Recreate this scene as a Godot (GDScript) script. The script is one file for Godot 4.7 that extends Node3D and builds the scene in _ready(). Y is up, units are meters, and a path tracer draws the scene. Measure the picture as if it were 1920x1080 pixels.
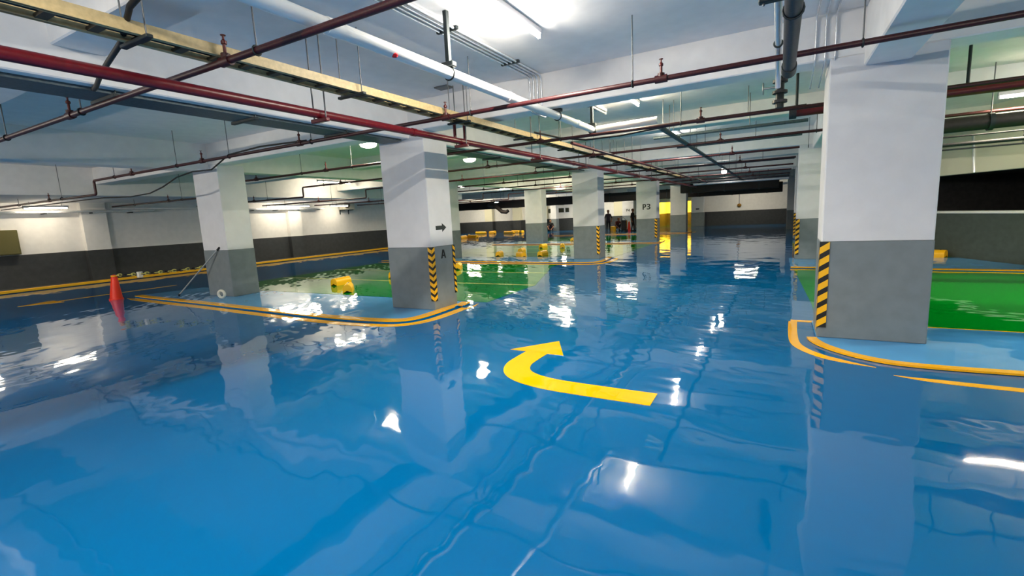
extends Node3D
# Underground car park with a glossy blue floor. Metres, y up, the aisle runs along -Z.

var M := {}
var used := {}
const DADO := 1.14
const SLAB := 3.57
const BAY := 8.8

# ---------------------------------------------------------------- naming
func numbered(called: String) -> String:
	var n: int = used.get(called, -1) + 1
	used[called] = n
	return called if n == 0 else "%s_%03d" % [called, n]

func tag(o: Node3D, label: String, category: String, group := "") -> Node3D:
	o.set_meta("label", label)
	o.set_meta("category", category)
	if group != "":
		o.set_meta("group", group)
	return o

func thing(called: String, label: String, category: String, at := Vector3.ZERO, turn := 0.0, group := "") -> Node3D:
	var o := Node3D.new()
	o.name = numbered(called)
	add_child(o)
	o.position = at
	o.rotation.y = turn
	return tag(o, label, category, group)

func dup(root: Node3D, at: Vector3, label: String, turn := 0.0) -> Node3D:
	var r: Node3D = root.duplicate()
	var base := String(root.name)
	if root.has_meta("stem"):
		base = root.get_meta("stem")
	r.name = numbered(base)
	add_child(r)
	r.position = at
	r.rotation.y = turn
	r.set_meta("label", label)
	return r

func obj(called: String, st: SurfaceTool, mat: Material, parent: Node3D = null) -> MeshInstance3D:
	return put(called, st.commit(), mat, parent)

func put(called: String, mesh: Mesh, mat: Material, parent: Node3D = null) -> MeshInstance3D:
	var o := MeshInstance3D.new()
	o.mesh = mesh
	o.material_override = mat
	o.cast_shadow = GeometryInstance3D.SHADOW_CASTING_SETTING_ON
	if parent == null:
		o.name = numbered(called)
		add_child(o)
	else:
		o.name = called
		parent.add_child(o, true)
	return o

func structure(called: String) -> Node3D:
	var o := Node3D.new()
	o.name = called
	add_child(o)
	o.set_meta("kind", "structure")
	return o

# ---------------------------------------------------------------- mesh helpers
func mb() -> SurfaceTool:
	var st := SurfaceTool.new()
	st.begin(Mesh.PRIMITIVE_TRIANGLES)
	return st

func tri(st: SurfaceTool, a: Vector3, b: Vector3, c: Vector3, out: Vector3) -> void:
	var n := (b - a).cross(c - a)
	if n.length_squared() < 1e-16:
		return
	n = n.normalized()
	if n.dot(out) < 0.0:
		var t := b
		b = c
		c = t
		n = -n
	for p in [a, c, b]:
		st.set_normal(n)
		st.add_vertex(p)

func quad(st: SurfaceTool, a: Vector3, b: Vector3, c: Vector3, d: Vector3, out: Vector3) -> void:
	tri(st, a, b, c, out)
	tri(st, a, c, d, out)

func box(st: SurfaceTool, c: Vector3, s: Vector3, bev := 0.0, turn := Basis.IDENTITY) -> void:
	var h := s * 0.5
	bev = minf(bev, minf(h.x, minf(h.y, h.z)) * 0.9)
	var P := func(sx: float, sy: float, sz: float, axis: int) -> Vector3:
		var v := Vector3(sx * (h.x - bev), sy * (h.y - bev), sz * (h.z - bev))
		if axis == 0: v.x = sx * h.x
		if axis == 1: v.y = sy * h.y
		if axis == 2: v.z = sz * h.z
		return c + turn * v
	for s1 in [-1.0, 1.0]:
		quad(st, P.call(s1, -1.0, -1.0, 0), P.call(s1, 1.0, -1.0, 0), P.call(s1, 1.0, 1.0, 0), P.call(s1, -1.0, 1.0, 0), turn * Vector3(s1, 0, 0))
		quad(st, P.call(-1.0, s1, -1.0, 1), P.call(1.0, s1, -1.0, 1), P.call(1.0, s1, 1.0, 1), P.call(-1.0, s1, 1.0, 1), turn * Vector3(0, s1, 0))
		quad(st, P.call(-1.0, -1.0, s1, 2), P.call(1.0, -1.0, s1, 2), P.call(1.0, 1.0, s1, 2), P.call(-1.0, 1.0, s1, 2), turn * Vector3(0, 0, s1))
	if bev <= 0.0:
		return
	for a in [-1.0, 1.0]:
		for b in [-1.0, 1.0]:
			quad(st, P.call(-1.0, a, b, 1), P.call(1.0, a, b, 1), P.call(1.0, a, b, 2), P.call(-1.0, a, b, 2), turn * Vector3(0, a, b))
			quad(st, P.call(a, -1.0, b, 0), P.call(a, 1.0, b, 0), P.call(a, 1.0, b, 2), P.call(a, -1.0, b, 2), turn * Vector3(a, 0, b))
			quad(st, P.call(a, b, -1.0, 0), P.call(a, b, 1.0, 0), P.call(a, b, 1.0, 1), P.call(a, b, -1.0, 1), turn * Vector3(a, b, 0))
			for d in [-1.0, 1.0]:
				tri(st, P.call(a, b, d, 0), P.call(a, b, d, 1), P.call(a, b, d, 2), turn * Vector3(a, b, d))

func bx(st: SurfaceTool, x0: float, x1: float, y0: float, y1: float, z0: float, z1: float, bev := 0.0) -> void:
	box(st, Vector3(x0 + x1, y0 + y1, z0 + z1) * 0.5, Vector3(absf(x1 - x0), absf(y1 - y0), absf(z1 - z0)), bev)

func smooth_quad(st: SurfaceTool, p: Array, n: Array) -> void:
	# p, n: four corners in order round the quad
	var g: Vector3 = (p[1] - p[0]).cross(p[2] - p[0])
	if g.length_squared() < 1e-18:
		g = (p[2] - p[0]).cross(p[3] - p[0])
	var order := [0, 2, 1, 0, 3, 2] if g.dot(n[0] + n[1] + n[2] + n[3]) > 0.0 else [0, 1, 2, 0, 2, 3]
	for i in order:
		st.set_normal(n[i])
		st.add_vertex(p[i])

func fillet(pts: Array, rad: float, n := 4) -> Array:
	var out := [pts[0]]
	for i in range(1, pts.size() - 1):
		var a: Vector3 = (pts[i - 1] - pts[i])
		var b: Vector3 = (pts[i + 1] - pts[i])
		var d := minf(rad, minf(a.length(), b.length()) * 0.45)
		a = a.normalized() * d
		b = b.normalized() * d
		for k in n + 1:
			var t := float(k) / n
			out.append(pts[i] + a * (1.0 - t) * (1.0 - t) + b * t * t)
	out.append(pts[-1])
	return out

func tube(st: SurfaceTool, pts: Array, r: float, seg := 10, r_end := -1.0) -> void:
	if r_end < 0.0: r_end = r
	var rings := []
	var dirs := []
	var d0: Vector3 = (pts[1] - pts[0]).normalized()
	var u := d0.cross(Vector3.UP if absf(d0.y) < 0.9 else Vector3.RIGHT).normalized()
	for i in pts.size():
		var d: Vector3
		if i == 0: d = d0
		elif i == pts.size() - 1: d = (pts[i] - pts[i - 1]).normalized()
		else: d = ((pts[i] - pts[i - 1]).normalized() + (pts[i + 1] - pts[i]).normalized()).normalized()
		u = (u - d * u.dot(d)).normalized()
		var w := d.cross(u)
		var rr := lerpf(r, r_end, float(i) / (pts.size() - 1))
		var ring := []
		var nn := []
		for k in seg:
			var a := TAU * k / seg
			var n := u * cos(a) + w * sin(a)
			nn.append(n)
			ring.append(pts[i] + n * rr)
		rings.append(ring)
		dirs.append(nn)
	for i in pts.size() - 1:
		for k in seg:
			var k2 := (k + 1) % seg
			smooth_quad(st, [rings[i][k], rings[i][k2], rings[i + 1][k2], rings[i + 1][k]], [dirs[i][k], dirs[i][k2], dirs[i + 1][k2], dirs[i + 1][k]])
	for e in [0, pts.size() - 1]:
		var out: Vector3 = -d0 if e == 0 else (pts[-1] - pts[-2])
		for k in seg:
			tri(st, pts[e], rings[e][k], rings[e][(k + 1) % seg], out)

func lathe(st: SurfaceTool, prof: Array, at := Vector3.ZERO, turn := Basis.IDENTITY, seg := 16) -> void:
	# prof: Vector2(radius, height) from bottom to top; sharp corners by repeated normals per segment
	for i in prof.size() - 1:
		var a: Vector2 = prof[i]
		var b: Vector2 = prof[i + 1]
		var t := (b - a)
		if t.length() < 1e-6: continue
		var nn := Vector2(t.y, -t.x).normalized()
		for k in seg:
			var a0 := TAU * k / seg
			var a1 := TAU * (k + 1) / seg
			var c0 := Vector3(cos(a0), 0, sin(a0))
			var c1 := Vector3(cos(a1), 0, sin(a1))
			var up := Vector3.UP
			smooth_quad(st,
				[at + turn * (c0 * a.x + up * a.y), at + turn * (c1 * a.x + up * a.y), at + turn * (c1 * b.x + up * b.y), at + turn * (c0 * b.x + up * b.y)],
				[turn * (c0 * nn.x + up * nn.y), turn * (c1 * nn.x + up * nn.y), turn * (c1 * nn.x + up * nn.y), turn * (c0 * nn.x + up * nn.y)])

func torus(st: SurfaceTool, c: Vector3, axis: Vector3, R: float, r: float, seg := 14, sub := 6, squash := 1.0) -> void:
	var u := axis.cross(Vector3.UP if absf(axis.y) < 0.9 else Vector3.RIGHT).normalized()
	var w := axis.cross(u).normalized()
	var pt := func(i: int, j: int) -> Array:
		var a := TAU * i / seg
		var b := TAU * j / sub
		var d := u * cos(a) + w * sin(a) * squash
		var n := d.normalized() * cos(b) + axis * sin(b)
		return [c + d * R + n * r, n]
	for i in seg:
		for j in sub:
			var q := [pt.call(i, j), pt.call(i + 1, j), pt.call(i + 1, j + 1), pt.call(i, j + 1)]
			smooth_quad(st, [q[0][0], q[1][0], q[2][0], q[3][0]], [q[0][1], q[1][1], q[2][1], q[3][1]])

func slab_poly(st: SurfaceTool, poly: PackedVector2Array, y0: float, y1: float, bottom := false) -> void:
	# poly in (x, z)
	var idx := Geometry2D.triangulate_polygon(poly)
	for i in range(0, idx.size(), 3):
		var q := []
		for k in 3:
			q.append(poly[idx[i + k]])
		tri(st, Vector3(q[0].x, y1, q[0].y), Vector3(q[1].x, y1, q[1].y), Vector3(q[2].x, y1, q[2].y), Vector3.UP)
		if bottom:
			tri(st, Vector3(q[0].x, y0, q[0].y), Vector3(q[1].x, y0, q[1].y), Vector3(q[2].x, y0, q[2].y), Vector3.DOWN)
	var area := 0.0
	for i in poly.size():
		area += poly[i].cross(poly[(i + 1) % poly.size()])
	for i in poly.size():
		var a := poly[i]
		var b := poly[(i + 1) % poly.size()]
		var e := b - a
		var o := Vector2(e.y, -e.x) * signf(area)
		quad(st, Vector3(a.x, y0, a.y), Vector3(b.x, y0, b.y), Vector3(b.x, y1, b.y), Vector3(a.x, y1, a.y), Vector3(o.x, 0, o.y))

func ribbon(pts: Array, w: float, taper0 := 0.0, taper1 := 0.0) -> PackedVector2Array:
	# outline of a painted stripe of width w along the Vector2 points; ends pointed over a length when tapered
	var left := []
	var right := []
	var total := 0.0
	for i in pts.size() - 1:
		total += pts[i].distance_to(pts[i + 1])
	var run := 0.0
	for i in pts.size():
		var d: Vector2
		if i == 0: d = (pts[1] - pts[0]).normalized()
		elif i == pts.size() - 1: d = (pts[i] - pts[i - 1]).normalized()
		else: d = ((pts[i] - pts[i - 1]).normalized() + (pts[i + 1] - pts[i]).normalized()).normalized()
		if i > 0: run += pts[i].distance_to(pts[i - 1])
		var f := 1.0
		if taper0 > 0.0: f = minf(f, maxf(run / taper0, 0.06))
		if taper1 > 0.0: f = minf(f, maxf((total - run) / taper1, 0.06))
		var n := Vector2(-d.y, d.x) * w * 0.5 * f
		left.append(pts[i] + n)
		right.append(pts[i] - n)
	right.reverse()
	return PackedVector2Array(left + right)

func curve(pts: Array, n := 6) -> Array:
	# Catmull-Rom through Vector2 points
	var out := []
	for i in pts.size() - 1:
		var p0: Vector2 = pts[maxi(i - 1, 0)]
		var p3: Vector2 = pts[mini(i + 2, pts.size() - 1)]
		for k in n:
			out.append(pts[i].cubic_interpolate(pts[i + 1], p0, p3, float(k) / n))
	out.append(pts[-1])
	return out

# ---------------------------------------------------------------- materials
func mat(called: String, c: Color, rough: float, metal := 0.0, spec := 0.5) -> StandardMaterial3D:
	var m := StandardMaterial3D.new()
	m.resource_name = called
	m.albedo_color = c
	m.roughness = rough
	m.metallic = metal
	m.metallic_specular = spec
	M[called] = m
	return m

func grain(m: StandardMaterial3D, sd: int, freq: float, lo: float, hi: float, scale: float) -> void:
	var n := FastNoiseLite.new()
	n.seed = sd
	n.frequency = freq
	n.fractal_octaves = 5
	var t := NoiseTexture2D.new()
	t.width = 512
	t.height = 512
	t.seamless = true
	t.noise = n
	var g := Gradient.new()
	g.set_color(0, Color(lo, lo, lo))
	g.set_color(1, Color(hi, hi, hi))
	t.color_ramp = g
	m.albedo_texture = t
	m.uv1_triplanar = true
	m.uv1_world_triplanar = true
	m.uv1_scale = Vector3.ONE * scale

func ripple_map() -> ImageTexture:
	# slopes of the hand-levelled epoxy: a tile of summed waves, kept in floats so that reflections bend smoothly
	var n := 384
	var rng := RandomNumberGenerator.new()
	rng.seed = 11
	var waves := []
	for i in 44:
		var k := Vector2.ZERO
		var far := 6.0 if i < 18 else 26.0
		while k.length() < (1.5 if i < 18 else 8.0) or k.length() > far:
			k = Vector2(rng.randi_range(-26, 26), rng.randi_range(-26, 26))
		var amp := 0.0022 if i < 18 else 0.0013
		waves.append([k.x, k.y, rng.randf() * TAU, k.normalized().x * amp, k.normalized().y * amp])
	var table := PackedFloat32Array()
	for i in n:
		table.append(cos(TAU * i / n))
	var data := PackedFloat32Array()
	data.resize(n * n * 4)
	var sx := PackedFloat32Array()
	var sy := PackedFloat32Array()
	sx.resize(n * n)
	sy.resize(n * n)
	for w in waves:
		var kx: int = w[0]
		var ky: int = w[1]
		var ph: int = int(w[2] / TAU * n)
		var ax: float = w[3]
		var ay: float = w[4]
		for y in n:
			var b := posmod(ky * y + ph, n)
			var at := y * n
			for x in n:
				var c := table[posmod(kx * x + b, n)]
				sx[at + x] += c * ax
				sy[at + x] += c * ay
	for i in n * n:
		var v := Vector3(sx[i], sy[i], 1.0).normalized()
		data[i * 4] = v.x * 0.5 + 0.5
		data[i * 4 + 1] = v.y * 0.5 + 0.5
		data[i * 4 + 2] = v.z * 0.5 + 0.5
		data[i * 4 + 3] = 1.0
	return ImageTexture.create_from_image(Image.create_from_data(n, n, false, Image.FORMAT_RGBAF, data.to_byte_array()))

func materials() -> void:
	var wet := ripple_map()
	for f in [["blue_epoxy", Color(0.0, 0.365, 0.585)], ["green_epoxy", Color(0.0, 0.50, 0.12)], ["light_blue_epoxy", Color(0.31, 0.62, 0.85)], ["yellow_paint_wet", Color(1.0, 0.72, 0.01)]]:
		var m := mat(f[0], f[1], 0.035, 0.0, 0.5)
		m.normal_enabled = true
		m.normal_texture = wet
		m.normal_scale = 1.0
		m.uv1_triplanar = true
		m.uv1_world_triplanar = true
		m.uv1_scale = Vector3.ONE * 0.21
	mat("pale_line", Color(0.80, 0.78, 0.42), 0.1)
	grain(mat("white_paint", Color(0.96, 0.95, 0.94), 0.75, 0.0, 0.3), 3, 0.02, 0.965, 1.0, 0.35)
	grain(mat("column_white", Color(0.88, 0.88, 0.89), 0.6, 0.0, 0.35), 4, 0.015, 0.96, 1.0, 0.3)
	grain(mat("grey_dado", Color(0.50, 0.535, 0.55), 0.5, 0.0, 0.4), 5, 0.02, 0.92, 1.0, 0.4)
	grain(mat("wall_dado", Color(0.27, 0.28, 0.29), 0.5, 0.0, 0.4), 6, 0.02, 0.88, 1.0, 0.4)
	grain(mat("ramp_grey", Color(0.30, 0.34, 0.32), 0.55, 0.0, 0.4), 7, 0.02, 0.85, 1.0, 0.5)
	mat("cream_paint", Color(0.90, 0.88, 0.78), 0.7)
	grain(mat("concrete_grey", Color(0.36, 0.36, 0.37), 0.9), 16, 0.02, 0.8, 1.0, 0.5)
	mat("yellow", Color(1.0, 0.74, 0.03), 0.4)
	mat("black", Color(0.035, 0.035, 0.04), 0.5)
	grain(mat("pipe_red", Color(0.43, 0.05, 0.10), 0.35), 8, 0.03, 0.75, 1.0, 1.5)
	grain(mat("pipe_dark_red", Color(0.33, 0.08, 0.10), 0.45), 9, 0.05, 0.45, 1.0, 2.0)
	mat("sprinkler", Color(0.36, 0.10, 0.08), 0.4)
	mat("rod_steel", Color(0.42, 0.43, 0.44), 0.45, 0.6)
	mat("bracket_dark", Color(0.16, 0.19, 0.20), 0.5, 0.4)
	grain(mat("tray_yellow", Color(0.80, 0.71, 0.52), 0.5), 12, 0.03, 0.85, 1.0, 1.2)
	mat("tray_rung", Color(0.32, 0.27, 0.20), 0.6)
	mat("white_pvc", Color(0.93, 0.93, 0.92), 0.3)
	mat("conduit", Color(0.85, 0.86, 0.88), 0.25, 0.5)
	grain(mat("tray_grey", Color(0.34, 0.40, 0.42), 0.5, 0.2), 13, 0.03, 0.75, 1.0, 1.3)
	grain(mat("dark_pipe", Color(0.24, 0.24, 0.27), 0.5), 14, 0.03, 0.6, 1.0, 2.0)
	grain(mat("duct_brown", Color(0.17, 0.14, 0.13), 0.6), 15, 0.03, 0.7, 1.0, 1.0)
	mat("cable_black", Color(0.10, 0.09, 0.08), 0.6)
	mat("housing", Color(0.80, 0.80, 0.82), 0.4)
	mat("cone_orange", Color(0.95, 0.20, 0.06), 0.45)
	mat("white_plastic", Color(0.88, 0.87, 0.82), 0.4)
	mat("alu", Color(0.70, 0.70, 0.70), 0.35, 0.7)
	mat("olive", Color(0.38, 0.36, 0.20), 0.6)
	mat("ac_white", Color(0.78, 0.76, 0.70), 0.5)
	mat("board_dark", Color(0.14, 0.16, 0.08), 0.5)
	mat("letter_dark", Color(0.16, 0.19, 0.18), 0.6)
	mat("red_mark", Color(0.90, 0.10, 0.14), 0.5)
	mat("brass", Color(0.75, 0.55, 0.25), 0.3, 0.8)
	var p := mat("person", Color(1, 1, 1), 0.85)
	p.vertex_color_use_as_albedo = true
	for g in [["tube_wall", Color(1.0, 0.95, 0.86), 9.0], ["tube_hung", Color(1.0, 0.975, 0.93), 22.0], ["lens_small", Color(1.0, 0.97, 0.92), 5.0], ["tube_cool", Color(1.0, 0.975, 0.93), 13.0], ["tube_warm", Color(1.0, 0.95, 0.84), 22.0], ["lens_warm", Color(1.0, 0.96, 0.86), 14.0], ["lamp_amber", Color(1.0, 0.72, 0.2), 4.0]]:
		var m := mat(g[0], Color(0.9, 0.9, 0.9), 0.4)
		m.emission_enabled = true
		m.emission = g[1]
		m.emission_energy_multiplier = g[2]

# ---------------------------------------------------------------- lights
const COOL := Color(1.0, 0.97, 0.905)
const WARM := Color(1.0, 0.94, 0.80)

func area_light(parent: Node3D, at: Vector3, size: Vector2, c: Color, e: float, tilt := 0.0) -> void:
	var l := AreaLight3D.new()
	l.name = "lamp_light"
	l.area_size = size
	l.light_color = c
	l.light_energy = e
	l.shadow_enabled = true
	l.area_range = 40.0
	l.area_attenuation = 2.0
	l.position = at
	l.basis = Basis(Vector3.BACK, tilt) * Basis(Vector3.RIGHT, -PI / 2)
	parent.add_child(l, true)

func batten(at: Vector3, turn: float, length: float, label: String, e: float, warm := false, drop := 0.0) -> Node3D:
	# bare fluorescent tube under a slim housing; at = top of the housing, axis along z before turning
	var t := thing("batten_light", label, "light", at, turn)
	var st := mb()
	bx(st, -0.03, 0.03, -0.055, 0.0, -length / 2, length / 2, 0.006)
	obj("housing", st, M.housing, t)
	st = mb()
	tube(st, [Vector3(0, -0.085, -length / 2 + 0.03), Vector3(0, -0.085, length / 2 - 0.03)], 0.016, 10)
	obj("fluorescent_tube", st, M.tube_warm if warm else M.tube_cool, t)
	for s in [-1.0, 1.0]:
		st = mb()
		box(st, Vector3(0, -0.07, s * (length / 2 - 0.015)), Vector3(0.034, 0.075, 0.03), 0.005)
		obj("lamp_holder", st, M.housing, t)
		if drop > 0.0:
			st = mb()
			tube(st, [Vector3(0, -0.01, s * length * 0.35), Vector3(0, drop, s * length * 0.35)], 0.006, 6)
			obj("hanger_rod", st, M.rod_steel, t)
	# the tube shines all round: two strips just off its sides, tilted outwards
	for s in [-1.0, 1.0]:
		area_light(t, Vector3(s * 0.018, -0.10, 0), Vector2(0.03, length - 0.1), WARM if warm else COOL, e * 0.6, s * (1.75 if drop > 0.5 else 0.42))
	return t

func bulkhead(at: Vector3, label: String, e: float, drop := 0.0) -> Node3D:
	var t := thing("bulkhead_light", label, "light", at)
	var st := mb()
	bx(st, -0.55, 0.55, -0.07, 0.0, -0.05, 0.05, 0.01)
	tube(st, [Vector3(0, -0.06, 0), Vector3(0, -0.15, 0)], 0.06, 10)
	obj("mounting_box", st, M.housing, t)
	if drop > 0.0:
		for s in [-0.4, 0.4]:
			st = mb()
			tube(st, [Vector3(s, -0.01, 0), Vector3(s, drop, 0)], 0.006, 6)
			obj("hanger_rod", st, M.rod_steel, t)
	st = mb()
	lathe(st, [Vector2(0.0, -0.25), Vector2(0.11, -0.245), Vector2(0.17, -0.22), Vector2(0.19, -0.18), Vector2(0.19, -0.15)], Vector3.ZERO, Basis.IDENTITY, 18)
	obj("lamp_lens", st, M.lens_warm, t)
	st = mb()
	lathe(st, [Vector2(0.192, -0.17), Vector2(0.205, -0.165), Vector2(0.205, -0.145), Vector2(0.0, -0.143)], Vector3.ZERO, Basis.IDENTITY, 18)
	obj("rim", st, M.housing, t)
	area_light(t, Vector3(0, -0.26, 0), Vector2(0.22, 0.22), WARM, e)
	return t

func lights() -> void:
	# the row over the main aisle
	batten(Vector3(-2.3, SLAB, -4.33), 0, 1.25, "bare white fluorescent tube on the near ceiling slab, largest of the tubes", 3.0)
	batten(Vector3(-2.3, SLAB, -8.5), 0, 1.25, "fluorescent tube just past the first cross beam, glowing on cream slab", 2.6, true)
	batten(Vector3(-2.35, SLAB, -13.1), 0, 1.25, "fluorescent tube in the third ceiling bay over the aisle", 2.0)
	for z in [-17.4, -21.6, -25.6]:
		batten(Vector3(-2.35, SLAB, z), 0, 1.25, "distant fluorescent tube over the aisle hidden between beams and pipes", 0.8).set_meta("group", "distant aisle tubes")
	# overhead and behind the photographer, they light the near floor and the front of the columns
	batten(Vector3(-2.3, SLAB, -0.1), 0, 1.25, "fluorescent tube overhead of the viewpoint, first of the aisle row", 2.6)
	batten(Vector3(-2.3, SLAB, 4.2), 0, 1.25, "fluorescent tube behind the viewpoint in the aisle row", 3.0)
	batten(Vector3(5.4, SLAB, -8.2), PI / 2, 1.25, "fluorescent tube behind the beam right of the big column", 5.0)
	batten(Vector3(3.4, SLAB, 2.0), PI / 2, 1.25, "fluorescent tube behind the viewpoint on the side of the ramp wall", 2.6)
	batten(Vector3(3.62, 3.16, -10.72), PI / 2, 1.25, "warm fluorescent tube seen right of the big white column", 2.0, true, 0.41)
	batten(Vector3(4.2, SLAB, -18.6), PI / 2, 1.25, "warm fluorescent tube over the far green bay behind the big column", 1.2, true)
	for p in [[-6.0, 2.4, "hung fluorescent tube behind the viewpoint over the left side", 2.0], [2.6, 1.6, "hung fluorescent tube behind the viewpoint near the ramp wall", 3.4], [-12.5, 1.5, "hung fluorescent tube off the left edge of the view", 7.0]]:
		batten(Vector3(p[0], 2.62, p[1]), PI / 2, 1.7, p[2], p[3], false, SLAB - 2.62).get_node("fluorescent_tube").material_override = M.tube_hung
	# over the parking bays
	bulkhead(Vector3(-8.3, SLAB, -8.3), "round bulkhead lamp left of the central column top", 1.9)
	bulkhead(Vector3(-8.4, SLAB, -12.6), "round bulkhead lamp right of the central column top under the red main", 1.9)
	bulkhead(Vector3(-8.8, SLAB, -20.6), "small round bulkhead lamp deep over the central bays", 1.4)
	bulkhead(Vector3(-15.55, SLAB, -22.4), "small round bulkhead lamp touching the edge of the column behind the central one", 1.3)
	bulkhead(Vector3(-13.7, 3.38, -23.7), "small round hung lamp between the hidden column and the third row column", 1.3, 0.19)
	bulkhead(Vector3(-19.5, 2.95, -32.7), "small round hung lamp in front of the far brown duct, by the hose", 1.0, 0.62)
	bulkhead(Vector3(-16.78, 2.80, -39.6), "small round hung lamp above the notice boards", 1.0, 0.77)
	batten(Vector3(-16.1, SLAB - 0.16, -14.0), 0, 1.7, "fluorescent tube between the left column and the central column", 0.9, true, 0.16)
	batten(Vector3(-9.65, SLAB, -22.1), PI / 2, 1.3, "upper of two warm tubes left of the middle column top", 1.6, true)
	batten(Vector3(-11.6, SLAB, -26.8), PI / 2, 1.6, "lower of two warm tubes left of the middle column top", 1.6, true)
	batten(Vector3(-8.4, SLAB, -30.2), PI / 2, 1.6, "warm tube above the far workers", 2.0, true)
	for f in [[-26.5, "warm tube in the far recess"], [-20.0, "warm tube in front of the notice boards"], [-13.0, "warm tube above the far lettered column"], [-2.0, "warm tube before the far end wall"]]:
		batten(Vector3(f[0], SLAB, -39.4), PI / 2, 1.6, f[1], 3.4 if f[0] < -5.0 else 1.6, true)
	# along the left wall
	for s in [[-3.6, 1.8, "left wall tube at the frame edge, brightest above the olive cabinet"], [-6.2, 1.1, "left wall tube beside the dark clip, second from the olive cabinet"],
			[-14.9, 2.3, "long tube on left wall seen just right of the left column"], [-17.9, 1.2, "short tube on left wall beside the air conditioner"]]:
		var b := batten(Vector3(-20.4, 2.66, s[0]), 0, s[1], s[2], 0.27 * s[1], true, 0.12)
		b.get_node("fluorescent_tube").material_override = M.tube_wall
		b.set_meta("group", "tubes along the left wall")

# ---------------------------------------------------------------- shell
func shell() -> void:
	var x0 := -21.2
	var fl := structure("floor")
	var st := mb()
	bx(st, -31, 10, -0.25, 0.0, -46.5, 8.5)
	obj("blue_coating", st, M.blue_epoxy, fl)
	# green parking fields and the pale bay lines
	var greens := [
		[Vector2(-13.9, -7.5), Vector2(-4.8, -7.5), Vector2(-4.85, -9.7), Vector2(-6.05, -13.3), Vector2(-6.05, -13.75), Vector2(-13.9, -13.75)],
		[Vector2(-13.9, -16.3), Vector2(-5.0, -16.3), Vector2(-5.0, -22.3), Vector2(-13.9, -22.3)],
		[Vector2(-13.9, -25.1), Vector2(-5.0, -25.1), Vector2(-5.0, -29.6), Vector2(-13.9, -29.6)],
		[Vector2(0.5, -7.3), Vector2(0.5, -8.6), Vector2(0.37, -13.2), Vector2(9.0, -13.2), Vector2(9.0, -7.3)],
		[Vector2(0.5, -16.0), Vector2(9.0, -16.0), Vector2(9.0, -22.0), Vector2(0.5, -22.0)]]
	for g in greens:
		st = mb()
		slab_poly(st, PackedVector2Array(g), 0.0, 0.003)
		obj("green_field", st, M.green_epoxy, fl)
	for l in [[-13.9, -4.85, -9.65], [-13.9, -5.5, -11.75], [-13.9, -5.0, -18.3], [-13.9, -5.0, -20.4]]:
		st = mb()
		bx(st, l[0], l[1], 0.002, 0.005, l[2] - 0.035, l[2] + 0.035)
		obj("bay_line", st, M.pale_line, fl)
	# the big orange turn arrow
	var c := [Vector2(-0.875, -3.90), Vector2(-1.3, -3.90), Vector2(-1.75, -3.91), Vector2(-2.0, -3.95), Vector2(-2.2, -4.03), Vector2(-2.34, -4.16), Vector2(-2.42, -4.35), Vector2(-2.435, -4.55), Vector2(-2.43, -4.86)]
	st = mb()
	slab_poly(st, ribbon(curve(c), 0.28), 0.0, 0.004)
	slab_poly(st, PackedVector2Array([Vector2(-2.79, -4.83), Vector2(-2.09, -4.81), Vector2(-2.38, -5.36)]), 0.0, 0.0045)
	obj("turn_arrow", st, M.yellow_paint_wet, fl).set_meta("label", "bent orange arrow painted on the blue floor in front")
	st = mb()
	slab_poly(st, PackedVector2Array([Vector2(-16.28, -7.6), Vector2(-16.18, -7.6), Vector2(-16.16, -4.75), Vector2(-16.28, -4.75)]), 0.0, 0.004)
	slab_poly(st, PackedVector2Array([Vector2(-16.6, -4.8), Vector2(-15.8, -4.8), Vector2(-16.22, -4.05)]), 0.0, 0.0045)
	obj("straight_arrow", st, M.yellow_paint_wet, fl).set_meta("label", "thin orange arrow painted on the floor left of the traffic cone")

	# ceiling slab, beams
	var ce := structure("ceiling")
	st = mb()
	bx(st, -31, 10, SLAB, SLAB + 0.3, -46.5, 8.5)
	obj("slab", st, M.white_paint, ce)
	for k in range(-1, 5):
		st = mb()
		bx(st, -31, 10, 3.1, SLAB + 0.01, -6.83 - BAY * k, -6.45 - BAY * k, 0.012)
		obj("cross_beam", st, M.white_paint, ce)
		st = mb()
		bx(st, -31, 10, 3.25, SLAB + 0.01, -2.3 - BAY * k, -1.9 - BAY * k, 0.012)
		obj("secondary_beam", st, M.white_paint, ce)
	st = mb()
	bx(st, x0, -17.4, 2.78, SLAB + 0.01, -25.0, 8.2, 0.012)
	obj("lowered_soffit", st, M.white_paint, ce)
	for x in [0.94, -5.7, -11.72, 7.6]:
		st = mb()
		bx(st, x - 0.2, x + 0.2, 2.98, SLAB + 0.01, -46.0, 8.2, 0.012)
		obj("long_beam", st, M.white_paint, ce)

	for hc in [[0.44, 1.43, 0], [-6.2, -5.2, 0], [-12.23, -11.22, 0], [0.44, 1.43, 1], [-6.1, -5.2, 1], [-12.25, -11.25, 1], [0.6, 1.6, 2], [-6.22, -5.22, 2], [-12.5, -11.45, 2], [0.44, 1.43, 3], [-6.25, -5.25, 3], [-12.23, -11.22, 3]]:
		st = mb()
		slab_poly(st, chamfered(hc[0], hc[1], -7.1 - BAY * hc[2], -6.45 - BAY * hc[2], 0.012), 2.979, 3.1)
		obj("beam_haunch", st, M.column_white, ce)

	# walls with a dark band below
	wall("wall_left", [Vector2(x0, 8.2), Vector2(x0, -25.0)], Vector2(1, 0), SLAB)
	wall("wall_left_return", [Vector2(x0, -25.0), Vector2(-30.0, -25.0)], Vector2(0, -1), SLAB)
	wall("wall_left_far", [Vector2(-30.0, -25.0), Vector2(-30.0, -42.5)], Vector2(1, 0), SLAB)
	wall("wall_far", [Vector2(-30.0, -42.5), Vector2(-9.06, -42.5)], Vector2(0, 1), SLAB)
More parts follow.
